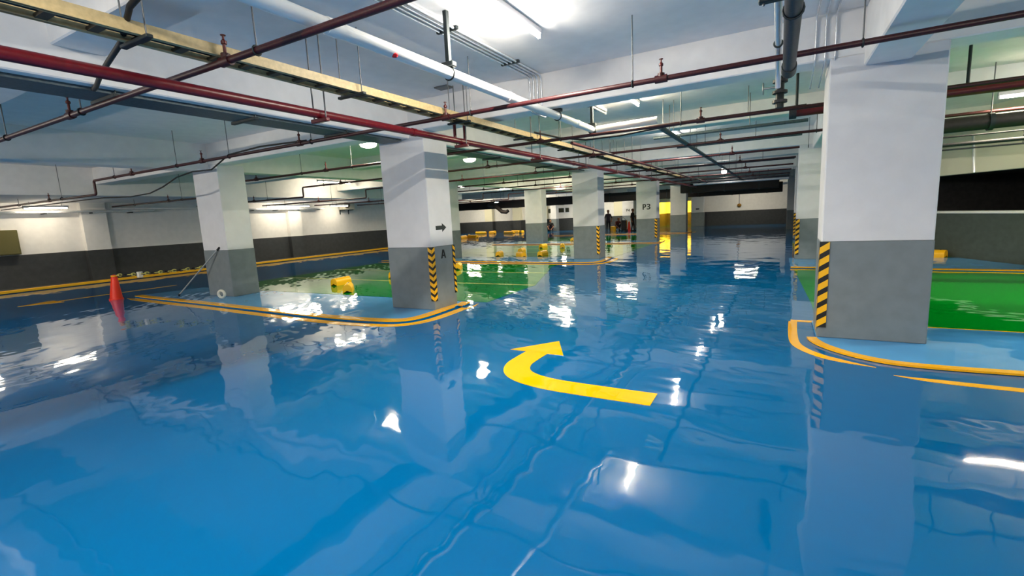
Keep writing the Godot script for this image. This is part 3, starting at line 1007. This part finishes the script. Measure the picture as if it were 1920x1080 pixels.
	tube(st, [Vector3(0, 2.86, 0), Vector3(0, SLAB, 0)], 0.05, 12)
	obj("drop_pipe", st, M.bracket_dark, t)
	for y in [2.94, 3.06, 3.2, 3.34]:
		st = mb()
		lathe(st, [Vector2(0, -0.018), Vector2(0.09, -0.018), Vector2(0.09, 0.018), Vector2(0, 0.018)], Vector3(0, y, 0), Basis.IDENTITY, 14)
		obj("flange", st, M.dark_pipe, t)
	st = mb()
	torus(st, Vector3(-0.2, 3.13, 0.02), Vector3.RIGHT, 0.07, 0.01, 14, 6)
	tube(st, [Vector3(-0.2, 3.13, 0.02), Vector3(0, 3.13, 0)], 0.014, 8)
	obj("hand_wheel", st, M.alu, t)
	# the big red cross pipe and black duct right of the column
	t = thing("cross_main_pipe", "thick brownish red pipe crossing right of the big column", "pipe", Vector3(0, 2.98, -9.0))
	st = mb()
	tube(st, [Vector3(0.12, 0, 0), Vector3(8.9, 0, 0)], 0.06, 16)
	obj("pipe_run", st, M.pipe_red, t)
	for x in [0.15, 1.7, 3.2, 4.7]:
		st = mb()
		tube(st, [Vector3(x - 0.05, 0, 0), Vector3(x + 0.05, 0, 0)], 0.086, 16)
		obj("coupling", st, M.dark_pipe, t)
	for x in [0.2, 2.2, 2.95, 5.6]:
		st = mb()
		tube(st, [Vector3(x, 0.06, 0), Vector3(x, SLAB - 2.98, 0)], 0.02, 8)
		obj("hanger_rod", st, M.bracket_dark, t)
	t = thing("black_duct", "black lagged duct right of the big column below the tube", "duct", Vector3(0, 2.68, -10.4))
	st = mb()
	tube(st, [Vector3(1.5, 0, 0), Vector3(2.4, 0.01, 0), Vector3(3.1, 0.015, 0), Vector3(6.2, 0.02, 0)], 0.115, 14)
	obj("duct_body", st, M.duct_brown, t)
	for x in [1.9, 2.85, 3.6]:
		st = mb()
		tube(st, [Vector3(x - 0.03, 0.01, 0), Vector3(x + 0.03, 0.01, 0)], 0.135, 14)
		obj("joint_ring", st, M.bracket_dark, t)
		st = mb()
		tube(st, [Vector3(x, 0.1, 0), Vector3(x, SLAB - 2.68, 0)], 0.008, 6)
		obj("hanger_rod", st, M.rod_steel, t)
	for s in [[2.42, 0.035, "dark lower pipe right of the big column, thickest of the low ones"], [2.55, 0.014, "thin pipe right of the big column under the black duct"], [2.34, 0.014, "lowest thin pipe right of the big column"]]:
		t = thing("low_pipe", s[2], "pipe", Vector3(0, s[0], -10.9))
		st = mb()
		tube(st, [Vector3(1.2, 0, 0), Vector3(5.8, 0.02, 0)], s[1], 10)
		obj("pipe_run", st, M.dark_pipe, t)
		for x in [2.0, 3.4]:
			st = mb()
			tube(st, [Vector3(x, 0, 0), Vector3(x, SLAB - s[0], 0)], 0.006, 6)
			obj("hanger_rod", st, M.rod_steel, t)
	# pipes in the next bay over the aisle, pale, running across
	for s in [[-9.3, 3.12, 0.02, M.tray_grey, "thin conduit crossing over the aisle past the first beam"], [-9.9, 2.98, 0.03, M.tray_grey, "grey pipe crossing over the aisle past the first beam"],
			[-12.4, 3.05, 0.03, M.tray_grey, "grey pipe crossing the aisle in the second bay"], [-18.0, 3.0, 0.035, M.dark_pipe, "dark pipe crossing the aisle in the third bay"],
			[-26.5, 2.86, 0.05, M.dark_pipe, "dark pipe crossing the aisle in the fourth bay"], [-27.3, 2.78, 0.06, M.conduit, "shiny pipe crossing the far end of the aisle"]]:
		t = thing("crossing_pipe", s[4], "pipe", Vector3(0, s[1], s[0]))
		st = mb()
		tube(st, [Vector3(-2.2 if s[0] > -16 else -4.0, 0, 0), Vector3(0.4, 0, 0)], s[2], 10)
		obj("pipe_run", st, s[3], t)
		for x in [-1.9, -0.5]:
			st = mb()
			tube(st, [Vector3(x, 0, 0), Vector3(x, soffit(x, s[0]) - s[1], 0)], 0.008, 6)
			obj("hanger_rod", st, M.rod_steel, t)
	# a spare unlit batten beside the drain turn, a cover plate on the slab, a loose white cable
	t = thing("unlit_batten", "slim unlit batten fitting on the slab behind the drain pipe bend", "light", Vector3(-3.0, SLAB, -8.75))
	st = mb()
	bx(st, -0.03, 0.03, -0.055, 0.0, -0.62, 0.62, 0.006)
	obj("housing", st, M.housing, t)
	st = mb()
	tube(st, [Vector3(0, -0.085, -0.58), Vector3(0, -0.085, 0.58)], 0.016, 10)
	obj("fluorescent_tube", st, M.white_plastic, t)
	for e in [-0.605, 0.605]:
		st = mb()
		box(st, Vector3(0, -0.07, e), Vector3(0.034, 0.075, 0.03), 0.005)
		obj("lamp_holder", st, M.housing, t)
	st = mb()
	bx(st, -4.58, -4.34, SLAB - 0.02, SLAB, -6.2, -6.02, 0.006)
	tag(obj("cover_plate", st, M.rod_steel), "small grey cover plate on the slab between ladder and drain pipe", "plate")
	st = mb()
	tube(st, [Vector3(1.75, 3.36, -8.2), Vector3(2.02, 3.44, -8.0), Vector3(2.14, 3.50, -7.7), Vector3(2.16, 3.56, -7.4)], 0.009, 6)
	tag(obj("loose_cable", st, M.white_pvc), "thin loose white cable curving off the slab right of the big column", "cable")
	# long pipes down the aisle past the second bay
	for s in [[-3.3, 2.85, 0.03, "slim dark red pipe going away left of the aisle tubes"], [-1.75, 2.93, 0.045, "grey steel pipe going away over the middle of the aisle"]]:
		t = thing("aisle_pipe", s[3], "pipe", Vector3(s[0], s[1], 0))
		st = mb()
		tube(st, [Vector3(0, 0, -8.3), Vector3(0, 0, -30.0)], s[2], 10)
		obj("pipe_run", st, M.pipe_dark_red if s[0] < -2 else M.tray_grey, t)
		for i in 7:
			var z := -9.5 - 2.9 * i
			st = mb()
			tube(st, [Vector3(0, 0, z), Vector3(0, soffit(s[0], z) - s[1], z)], 0.007, 6)
			obj("hanger_rod", st, M.rod_steel, t)
	# brown ducts at the far end
	t = thing("air_duct", "long dark brown duct across the far end below the beams", "duct", Vector3(0, 2.62, -36.0))
	st = mb()
	bx(st, -29.5, 0.2, -0.32, 0.32, -0.5, 0.5, 0.02)
	obj("duct_body", st, M.duct_brown, t)
	for i in 14:
		st = mb()
		bx(st, -28.0 + 2.1 * i - 0.03, -28.0 + 2.1 * i + 0.03, -0.34, 0.34, -0.53, 0.53)
		obj("duct_flange", st, M.bracket_dark, t)
	for i in 8:
		st = mb()
		tube(st, [Vector3(-27.5 + 3.9 * i, 0.3, 0), Vector3(-27.5 + 3.9 * i, SLAB - 2.62, 0)], 0.01, 6)
		obj("hanger_rod", st, M.rod_steel, t)
	t = thing("air_duct", "dark brown duct box over the far aisle in front of the long duct", "duct", Vector3(-3.4, 2.7, -30.8))
	st = mb()
	bx(st, -1.8, 3.4, -0.25, 0.25, -0.4, 0.4, 0.02)
	obj("duct_body", st, M.duct_brown, t)
	for x in [-1.2, 0.6, 2.4]:
		st = mb()
		bx(st, x - 0.03, x + 0.03, -0.27, 0.27, -0.43, 0.43)
		obj("duct_flange", st, M.bracket_dark, t)
		st = mb()
		tube(st, [Vector3(x, 0.24, 0), Vector3(x, SLAB - 2.7, 0)], 0.01, 6)
		obj("hanger_rod", st, M.rod_steel, t)
	st = mb()
	tube(st, [Vector3(-21.6, 2.6, -35.5), Vector3(-21.4, 2.6, -34.7), Vector3(-20.7, 2.55, -34.3), Vector3(-20.2, 2.3, -34.1), Vector3(-19.8, 2.0, -34.0), Vector3(-19.4, 1.93, -34.0), Vector3(-19.2, 2.05, -34.0)], 0.2, 10, 0.14)
	t = thing("hanging_hose", "dark flexible hose drooping from the far duct near the far wheel stops", "hose")
	obj("hose_body", st, M.duct_brown, t)
	rod2(t, -20.7, -34.3, 2.7, SLAB)
	# conduit trough along the left wall under its tubes
	for s in [[-1.0, -9.4, "pale cable trough on left wall under the edge tubes"], [-12.9, -17.3, "pale cable trough on left wall right of the left column"]]:
		t = thing("wall_trough", s[2], "cable tray", Vector3(-20.85, 2.44, 0))
		st = mb()
		bx(st, -0.07, 0.07, 0, 0.07, s[1], s[0], 0.008)
		obj("trough_body", st, M.conduit, t)
		var z: float = s[0] - 0.5
		while z > s[1]:
			st = mb()
			bx(st, -0.35, 0.0, -0.03, 0.0, z - 0.03, z + 0.03)
			obj("wall_arm", st, M.bracket_dark, t)
			z -= 1.2

func rod2(t: Node3D, x: float, z: float, y0: float, y1: float) -> void:
	var st := mb()
	tube(st, [Vector3(x, y0, z), Vector3(x, y1, z)], 0.006, 6)
	obj("hanger_rod", st, M.rod_steel, t)

# ---------------------------------------------------------------- things on the floor
func stop_shape() -> ArrayMesh:
	# round-backed wheel stop, axis along z
	var st := mb()
	var prof := [Vector2(-0.11, 0.0)]
	for i in 9:
		var a := PI - PI * i / 8.0
		prof.append(Vector2(cos(a) * 0.105, 0.09 + sin(a) * 0.11))
	prof.append(Vector2(0.11, 0.0))
	var h := 0.275
	for i in prof.size() - 1:
		var a: Vector2 = prof[i]
		var b: Vector2 = prof[i + 1]
		var na := Vector3(a.x, maxf(a.y - 0.08, 0.0), 0).normalized()
		var nb := Vector3(b.x, maxf(b.y - 0.08, 0.0), 0).normalized()
		smooth_quad(st, [Vector3(a.x, a.y, -h), Vector3(b.x, b.y, -h), Vector3(b.x, b.y, h), Vector3(a.x, a.y, h)], [na, nb, nb, na])
		for e in [-1.0, 1.0]:
			tri(st, Vector3(0, 0.06, e * (h + 0.008)), Vector3(a.x, a.y, e * h), Vector3(b.x, b.y, e * h), Vector3(0, 0, e))
	return st.commit()

func wheel_stops() -> void:
	var body := stop_shape()
	var bolt := mb()
	for z in [-0.16, 0.16]:
		lathe(bolt, [Vector2(0.022, 0.19), Vector2(0.022, 0.204), Vector2(0, 0.206)], Vector3(0, 0, z), Basis.IDENTITY, 8)
	var bolts := bolt.commit()
	var list := [
		[-10.25, -8.8, 0.1, "yellow wheel stop left of the central column, the rear one of the near pair"],
		[-8.98, -7.9, 0.75, "yellow wheel stop left of the central column, the front one of the near pair"],
		[-9.6, -10.3, 0.0, "yellow wheel stop cut off by the left edge of the central column"],
		[-8.95, -12.4, 0.5, "big yellow wheel stop just right of the central column by the second kerb"],
		[-10.0, -16.8, 0.3, "lone yellow wheel stop behind the second kerb, left of a close pair"],
		[-8.75, -16.35, 0.9, "front wheel stop of the pair behind the second kerb"],
		[-9.75, -18.3, 0.2, "rear wheel stop of the pair behind the second kerb"],
		[-8.05, -16.85, 0.0, "front wheel stop of the pair before the third row column"],
		[-9.9, -20.8, 0.0, "rear wheel stop of the pair before the third row column"],
		[-8.85, -20.7, 0.4, "yellow wheel stop just left of the middle column"],
		[-10.3, -25.6, 0.3, "far small wheel stop just left of the middle column"],
		[3.55, -16.1, 1.0, "single yellow wheel stop by the dark ramp wall at right"]]
	for i in 12:
		var t := thing("wheel_stop", list[i][3], "wheel stop", Vector3(list[i][0], 0.0, list[i][1]), list[i][2], "yellow wheel stops in the bays")
		put("rubber_body", body, M.yellow, t)
		put("fixing_bolts", bolts, M.bracket_dark, t)
	# the jumble of stops far off by the end wall
	var heap := [[-22.3, -31.8, 0.2], [-21.6, -32.2, 1.2], [-22.9, -33.6, 0.6], [-25.5, -39.5, 1.5], [-24.6, -40.2, 0.1], [-24.0, -39.2, 0.9], [-21.7, -38.4, 1.3], [-20.7, -39.0, 0.3], [-22.0, -40.2, 1.1]]
	for p in heap:
		var t := thing("wheel_stop", "yellow wheel stop in the jumble by the far left wall", "wheel stop", Vector3(p[0], 0.0, p[1]), p[2], "jumbled wheel stops by the far wall")
		put("rubber_body", body, M.yellow, t)
		put("fixing_bolts", bolts, M.bracket_dark, t)
		t.scale = Vector3(1.2, 1.2, 2.2)

func cone(at: Vector3, h: float, label: String, lean: float) -> void:
	var t := thing("traffic_cone", label, "cone", at, 0.6)
	var st := mb()
	lathe(st, [Vector2(0.15, 0.0), Vector2(0.15, 0.03), Vector2(0, 0.03)], Vector3.ZERO, Basis.IDENTITY, 20)
	obj("base_plate", st, M.cone_orange, t)
	st = mb()
	var tilt := Basis(Vector3.FORWARD, lean)
	lathe(st, [Vector2(0.135, 0.03), Vector2(0.13, 0.06), Vector2(0.065, h - 0.05), Vector2(0.05, h - 0.01), Vector2(0.03, h), Vector2(0, h)], Vector3.ZERO, tilt, 20)
	obj("cone_body", st, M.cone_orange, t)
	st = mb()
	torus(st, tilt * Vector3(0, h - 0.03, 0), tilt * Vector3.UP, 0.055, 0.018, 14, 6)
	obj("top_collar", st, M.yellow, t)

func clutter() -> void:
	cone(Vector3(-14.63, 0, -5.45), 0.63, "orange traffic cone at left holding one end of the chain", 0.06)
	# plastic chain from the cone to the left column
	var t := thing("barrier_chain", "yellow and black plastic chain from the cone to the left column", "chain")
	var a := Vector3(-14.63, 0.61, -5.5)
	var b := Vector3(-12.25, 0.75, -6.72)
	var n := 30
	for i in n:
		var f0 := float(i) / n
		var f1 := float(i + 1) / n
		var p0 := a.lerp(b, f0) - Vector3(0, 0.12 * f0 * (1 - f0), 0)
		var p1 := a.lerp(b, f1) - Vector3(0, 0.12 * f1 * (1 - f1), 0)
		var d := (p1 - p0).normalized()
		var side := d.cross(Vector3.UP).normalized()
		if i % 2: side = d.cross(side).normalized()
		var st := mb()
		# an oval link
		var pts := []
		for k in 11:
			var w := TAU * k / 10
			pts.append((p0 + p1) * 0.5 + d * cos(w) * 0.062 + side * sin(w) * 0.03)
		tube(st, pts, 0.011, 5)
		obj("chain_link", st, M.pale_line if (i / 2) % 2 == 0 else M.black, t)
	var st := mb()
	box(st, Vector3(-14.05, 0.60, -5.80), Vector3(0.11, 0.15, 0.10), 0.01)
	obj("chain_tag", st, M.white_plastic, t).set_meta("label", "white block hanging on the chain")
	# the pole leaning on the left column
	t = thing("leaning_pole", "thin metal pole leaning on the left column", "pole")
	var p := Vector3(-12.75, 0.085, -6.0)
	var q := Vector3(-11.545, 1.19, -6.435)
	st = mb()
	tube(st, [p, q], 0.016, 10)
	obj("shaft", st, M.alu, t)
	st = mb()
	tube(st, [q - (q - p).normalized() * 0.07, q + (q - p).normalized() * 0.03], 0.022, 10)
	obj("top_grip", st, M.black, t)
	st = mb()
	tube(st, [p - (q - p).normalized() * 0.005, p + (q - p).normalized() * 0.05], 0.024, 10)
	obj("foot_tip", st, M.black, t)
	# roll of tape by the left column
	st = mb()
	torus(st, Vector3(0, 0.10, 0), Vector3(0.35, 0, 1).normalized(), 0.08, 0.028, 20, 8)
	var roll := obj("tape_roll", st, M.white_plastic)
	roll.position = Vector3(-11.0, 0.073, -6.05)
	tag(roll, "small white roll standing on the kerb before the left column", "roll")
	# olive cabinet on the left wall
	t = thing("wall_cabinet", "olive metal cabinet on left wall at the frame edge", "cabinet", Vector3(-21.2, 1.16, -4.6))
	st = mb()
	bx(st, 0.0, 0.16, 0, 0.78, -1.0, 1.0, 0.012)
	obj("body", st, M.olive, t)
	for s in [-0.5, 0.5]:
		st = mb()
		bx(st, 0.155, 0.172, 0.03, 0.75, s - 0.46, s + 0.46, 0.006)
		var d := obj("door", st, M.olive, t)
		st = mb()
		bx(st, 0.17, 0.19, 0.35, 0.43, s * 0.3 - 0.012, s * 0.3 + 0.012, 0.004)
		obj("handle", st, M.black, d)
	# outdoor unit of the air conditioner on the left wall
	t = thing("air_conditioner", "white air conditioner box on the left wall near its corner", "air conditioner", Vector3(-21.19, 2.40, -18.9))
	st = mb()
	bx(st, 0.08, 0.42, 0, 0.55, -0.42, 0.42, 0.02)
	obj("casing", st, M.ac_white, t)
	st = mb()
	lathe(st, [Vector2(0, 0), Vector2(0.2, 0), Vector2(0.2, 0.012), Vector2(0.18, 0.012), Vector2(0.17, 0.004), Vector2(0, 0.004)], Vector3(0.42, 0.28, 0.12), Basis(Vector3.BACK, -PI / 2), 20)
	var gr := obj("fan_opening", st, M.black, t)
	st = mb()
	for k in 4:
		torus(st, Vector3(0.437, 0.28, 0.12), Vector3.RIGHT, 0.04 + 0.045 * k, 0.004, 18, 4)
	obj("fan_guard", st, M.ac_white, gr)
	for z in [-0.3, 0.3]:
		st = mb()
		bx(st, 0.0, 0.40, -0.04, 0.0, z - 0.02, z + 0.02)
		bx(st, 0.0, 0.03, -0.25, 0.0, z - 0.02, z + 0.02)
		obj("bracket", st, M.bracket_dark, t)
	# notice boards on the far wall
	for i in 4:
		var x := -19.4 + 0.62 * i
		t = thing("notice_board", ["leftmost dark notice board on the far wall, left of the warm column", "second dark notice board on the far wall", "third and widest dark notice board on the far wall", "last dark notice board, touching the middle column edge"][i], "board", Vector3(x, 1.68, -42.49), 0.0, "notice boards on the far wall")
		var w := 0.62 if i == 2 else 0.42
		st = mb()
		bx(st, -w / 2, w / 2, 0, 0.46, 0, 0.03, 0.006)
		obj("frame", st, M.housing, t)
		st = mb()
		bx(st, -w / 2 + 0.03, w / 2 - 0.03, 0.03, 0.43, 0.028, 0.034)
		obj("panel", st, M.board_dark, t)
	# small hanging box lamp over the far aisle
	t = thing("box_lamp", "small square white lamp hanging over the far aisle", "light", Vector3(-1.83, 2.88, -19.9))
	st = mb()
	bx(st, -0.08, 0.08, -0.09, 0.11, -0.08, 0.08, 0.02)
	obj("lamp_box", st, M.lens_small, t)
	st = mb()
	tube(st, [Vector3(0, 0.11, 0), Vector3(0, SLAB - 2.88, 0)], 0.008, 6)
	obj("hanger_rod", st, M.rod_steel, t)
	area_light(t, Vector3(0, -0.115, 0), Vector2(0.16, 0.16), COOL, 0.5)
	# brass bell with its conduit on the far end wall
	t = thing("wall_bell", "small brass bell under a conduit on the far end wall", "bell", Vector3(-2.75, 1.55, -42.49))
	st = mb()
	lathe(st, [Vector2(0.16, 0), Vector2(0.15, 0.06), Vector2(0.08, 0.11), Vector2(0, 0.12)], Vector3.ZERO, Basis(Vector3.RIGHT, PI / 2), 16)
	obj("gong", st, M.brass, t)
	st = mb()
	tube(st, [Vector3(0, 0.1, 0.03), Vector3(0, 2.0, 0.03)], 0.035, 8)
	obj("conduit", st, M.conduit, t)
	# plant and tools of the far workers
	t = thing("grinding_machine", "black upright floor machine standing between the far workers", "machine", Vector3(-10.55, 0, -37.1))
	st = mb()
	bx(st, -0.2, 0.2, 0.1, 0.85, -0.2, 0.2, 0.03)
	obj("body", st, M.black, t)
	st = mb()
	lathe(st, [Vector2(0, 0), Vector2(0.28, 0), Vector2(0.28, 0.12), Vector2(0.2, 0.16), Vector2(0, 0.16)], Vector3.ZERO, Basis.IDENTITY, 14)
	obj("disc_housing", st, M.bracket_dark, t)
	st = mb()
	tube(st, fillet([Vector3(-0.16, 0.8, 0.15), Vector3(-0.16, 1.05, 0.4), Vector3(0.16, 1.05, 0.4), Vector3(0.16, 0.8, 0.15)], 0.05), 0.02, 8)
	obj("handle", st, M.alu, t)
	cone(Vector3(-10.3, 0, -37.6), 0.72, "small red cone far off among the workers", 0.0)
	for s in [[-11.35, -37.0, "yellow bucket beside the crouching far worker"], [-11.75, -37.8, "yellow bucket nearest the middle column, far off"], [-9.5, -37.4, "pale bucket right of the far red cone"]]:
		t = thing("bucket", s[2], "bucket", Vector3(s[0], 0, s[1]))
		st = mb()
		lathe(st, [Vector2(0, 0), Vector2(0.15, 0), Vector2(0.19, 0.36), Vector2(0.20, 0.37), Vector2(0.19, 0.38), Vector2(0.175, 0.37), Vector2(0.14, 0.03), Vector2(0, 0.03)], Vector3.ZERO, Basis.IDENTITY, 16)
		obj("pail", st, M.yellow if s[0] < -10 else M.white_plastic, t)
		st = mb()
		torus(st, Vector3(0, 0.35, 0), Vector3(0.3, 0, 1).normalized(), 0.19, 0.006, 16, 5)
		obj("handle", st, M.rod_steel, t)

# ---------------------------------------------------------------- people
func body_mesh(bones: Array, cell: float) -> ArrayMesh:
	# bones: [a, b, ra, rb, colour]; a smooth union of tapered capsules meshed as surface nets
	var lo := Vector3.INF
	var hi := -Vector3.INF
	for b in bones:
		var r: float = maxf(b[2], b[3]) + cell * 2
		for p in [b[0], b[1]]:
			lo = lo.min(p - Vector3.ONE * r)
			hi = hi.max(p + Vector3.ONE * r)
	var nx := int((hi.x - lo.x) / cell) + 2
	var ny := int((hi.y - lo.y) / cell) + 2
	var nz := int((hi.z - lo.z) / cell) + 2
	var val := PackedFloat32Array()
	val.resize(nx * ny * nz)
	val.fill(1.0)
	for b in bones:
		var a: Vector3 = b[0]
		var ab: Vector3 = b[1] - a
		var l2 := maxf(ab.length_squared(), 1e-8)
		var r: float = maxf(b[2], b[3]) + cell * 2.5
		var mn: Vector3 = ((b[0].min(b[1]) - Vector3.ONE * r - lo) / cell).max(Vector3.ZERO)
		var mx: Vector3 = ((b[0].max(b[1]) + Vector3.ONE * r - lo) / cell)
		for z in range(int(mn.z), mini(int(mx.z) + 1, nz)):
			for y in range(int(mn.y), mini(int(mx.y) + 1, ny)):
				for x in range(int(mn.x), mini(int(mx.x) + 1, nx)):
					var p := lo + Vector3(x, y, z) * cell
					var t := clampf((p - a).dot(ab) / l2, 0, 1)
					var d := p.distance_to(a + ab * t) - lerpf(b[2], b[3], t)
					var i := (z * ny + y) * nx + x
					var k := 0.035
					var h := maxf(k - absf(val[i] - d), 0.0) / k
					val[i] = minf(val[i], d) - h * h * k * 0.25
	var ids := {}
	var pts := []
	for z in nz - 1:
		for y in ny - 1:
			for x in nx - 1:
				var sum := Vector3.ZERO
				var cnt := 0
				var i0 := (z * ny + y) * nx + x
				var first := val[i0] < 0.0
				var mixed := false
				for c in range(1, 8):
					if (val[i0 + (c & 1) + ((c >> 1) & 1) * nx + ((c >> 2) & 1) * nx * ny] < 0.0) != first:
						mixed = true
						break
				if not mixed: continue
				for e in 12:
					var ax := e / 4
					var u := e & 1
					var v := (e >> 1) & 1
					var ca := Vector3i.ZERO
					ca[(ax + 1) % 3] = u
					ca[(ax + 2) % 3] = v
					var cb := ca
					cb[ax] = 1
					var va := val[i0 + ca.x + ca.y * nx + ca.z * nx * ny]
					var vb := val[i0 + cb.x + cb.y * nx + cb.z * nx * ny]
					if (va < 0.0) != (vb < 0.0):
						sum += Vector3(ca).lerp(Vector3(cb), va / (va - vb))
						cnt += 1
				ids[i0] = pts.size()
				pts.append(lo + (Vector3(x, y, z) + sum / cnt) * cell)
	var cols := []
	for p in pts:
		var best := 1e9
		var col := Color.WHITE
		for b in bones:
			var ab: Vector3 = b[1] - b[0]
			var t := clampf((p - b[0]).dot(ab) / maxf(ab.length_squared(), 1e-8), 0, 1)
			var d: float = p.distance_to(b[0] + ab * t) - lerpf(b[2], b[3], t)
			if d < best:
				best = d
				col = b[4]
		cols.append(col.srgb_to_linear())
	var st := mb()
	st.set_smooth_group(0)
	for i0 in ids:
		var x: int = i0 % nx
		var y: int = (i0 / nx) % ny
		var z: int = i0 / (nx * ny)
		var here := val[i0] < 0.0
		for ax in 3:
			var step: int = [1, nx, nx * ny][ax]
			var s1: int = [nx, nx * ny, 1][ax]
			var s2: int = [nx * ny, 1, nx][ax]
			if (val[i0 + step] < 0.0) == here: continue
			var q := [i0, i0 - s1, i0 - s1 - s2, i0 - s2]
			if not q.all(func(k): return ids.has(k)): continue
			var order := [0, 1, 2, 0, 2, 3] if not here else [0, 2, 1, 0, 3, 2]
			for o in order:
				st.set_color(cols[ids[q[o]]])
				st.add_vertex(pts[ids[q[o]]])
	st.index()
	st.generate_normals()
	return st.commit()

func person(at: Vector3, turn: float, label: String, pose: String, shirt: Color, pants: Color) -> void:
	var skin := Color(0.55, 0.38, 0.28)
	var shoe := Color(0.08, 0.07, 0.07)
	var hair := Color(0.06, 0.05, 0.05)
	var B := []
	var V := func(x: float, y: float, z: float) -> Vector3: return Vector3(x, y, z)
	var head: Vector3
	var hip: Vector3
	var chest: Vector3
	var knees := []
	var feet := []
	var hands := []
	var elbows := []
	if pose == "stand":
		hip = V.call(0, 0.88, 0)
		chest = V.call(0, 1.27, 0.02)
		head = V.call(0, 1.56, 0.05)
		knees = [V.call(-0.1, 0.47, 0.03), V.call(0.1, 0.47, 0.06)]
		feet = [V.call(-0.11, 0.07, -0.02), V.call(0.12, 0.07, 0.08)]
		elbows = [V.call(-0.27, 1.05, 0.0), V.call(0.27, 1.05, 0.06)]
		hands = [V.call(-0.28, 0.80, 0.06), V.call(0.22, 0.86, 0.24)]
	else:
		hip = V.call(0, 0.30, -0.16)
		chest = V.call(0, 0.66, 0.08)
		head = V.call(0, 0.92, 0.22)
		knees = [V.call(-0.17, 0.50, 0.2), V.call(0.17, 0.48, 0.22)]
		feet = [V.call(-0.15, 0.07, -0.02), V.call(0.15, 0.07, 0.05)]
		elbows = [V.call(-0.3, 0.50, 0.26), V.call(0.3, 0.48, 0.26)]
		hands = [V.call(-0.16, 0.28, 0.44), V.call(0.16, 0.26, 0.46)]
	B.append([hip, chest, 0.135, 0.145, shirt])
	B.append([chest + Vector3(-0.13, 0.05, 0), chest + Vector3(0.13, 0.05, 0), 0.085, 0.085, shirt])
	B.append([chest + Vector3(0, 0.08, 0), head - Vector3(0, 0.06, 0.02), 0.055, 0.05, skin])
	B.append([head - Vector3(0, 0.04, 0), head + Vector3(0, 0.045, 0), 0.078, 0.092, skin])
	B.append([head + Vector3(0, 0.06, -0.03), head + Vector3(0, 0.05, -0.03), 0.092, 0.094, hair])
	B.append([head + Vector3(0, -0.01, 0.085), head + Vector3(0, -0.025, 0.1), 0.012, 0.016, skin])
	for i in 2:
		var s := -1.0 if i == 0 else 1.0
		B.append([hip + Vector3(s * 0.085, -0.02, 0), knees[i], 0.088, 0.06, pants])
		B.append([knees[i], feet[i] + Vector3(0, 0.05, 0), 0.058, 0.042, pants])
		B.append([feet[i] - Vector3(0, 0.025, 0.05), feet[i] + Vector3(0, -0.03, 0.14), 0.042, 0.038, shoe])
		B.append([chest + Vector3(s * 0.17, 0.06, 0), elbows[i], 0.055, 0.042, shirt])
		B.append([elbows[i], hands[i], 0.040, 0.030, skin])
		var d: Vector3 = (hands[i] - elbows[i]).normalized()
		B.append([hands[i], hands[i] + d * 0.07, 0.032, 0.036, skin])
		for f in 4:
			var off := Vector3(0.024 * (f - 1.5), 0, 0)
			B.append([hands[i] + d * 0.08 + off, hands[i] + d * (0.15 - 0.012 * absf(f - 1.5)) + off + Vector3(0, 0, 0.02), 0.011, 0.009, skin])
		B.append([hands[i] + d * 0.03, hands[i] + d * 0.09 + Vector3(-s * 0.05, 0, 0.03), 0.013, 0.010, skin])
	var t := thing("person", label, "person", at, turn)
	put("body", body_mesh(B, 0.025), M.person, t)

func people() -> void:
	person(Vector3(-11.55, 0, -36.2), 0.4, "standing person in dark clothes at the right edge of the middle column", "stand", Color(0.20, 0.16, 0.20), Color(0.10, 0.09, 0.12))
	person(Vector3(-9.85, 0, -36.9), 1.4, "standing person in dark clothes right of the far red cone", "stand", Color(0.10, 0.09, 0.09), Color(0.12, 0.10, 0.10))
	person(Vector3(-11.35, 0, -37.9), 0.8, "person in maroon top crouching among the far yellow buckets", "crouch", Color(0.30, 0.10, 0.08), Color(0.06, 0.06, 0.07))
	person(Vector3(-18.6, 0, -41.0), 0.2, "person in black crouching by the far wall under the notice boards", "crouch", Color(0.06, 0.05, 0.05), Color(0.25, 0.12, 0.16))

# ---------------------------------------------------------------- scene
func _ready() -> void:
	var cam := Camera3D.new()
	cam.name = "camera"
	cam.position = Vector3(0, 1.6, 0)
	cam.rotation = Vector3(-0.150582, 0.514158, -0.049745)
	cam.fov = 62.603
	cam.near = 0.05
	cam.far = 200.0
	cam.current = true
	add_child(cam)
	var we := WorldEnvironment.new()
	we.name = "world"
	var env := Environment.new()
	env.background_mode = Environment.BG_COLOR
	env.background_color = Color(0, 0, 0)
	env.ambient_light_source = Environment.AMBIENT_SOURCE_DISABLED
	env.tonemap_mode = Environment.TONE_MAPPER_LINEAR
	env.tonemap_exposure = 4.4
	env.sdfgi_enabled = true
	env.ssao_enabled = true
	env.ssil_enabled = true
	we.environment = env
	add_child(we)
	materials()
	lights()
	shell()
	columns()
	kerbs()
	red_main()
	ladder()
	drain()
	var names := ["nearest sprinkler branch pipe, crossing below the ladder at upper left", "second sprinkler branch pipe, long dark red line across the whole view", "third sprinkler branch pipe, beyond the first beam", "fourth sprinkler branch pipe, counted from the camera",
		"fifth sprinkler branch pipe, counted from the camera", "sixth sprinkler branch pipe, counted from the camera", "seventh sprinkler branch pipe, counted from the camera", "eighth sprinkler branch pipe, counted from the camera", "ninth sprinkler branch pipe, counted from the camera", "tenth and last sprinkler branch pipe, far off"]
	for k in 10:
		branch(-2.37 - 2.83 * k, names[k], 2 if k < 3 else (1 if k < 6 else 0))
	others()
	wheel_stops()
	clutter()
	people()
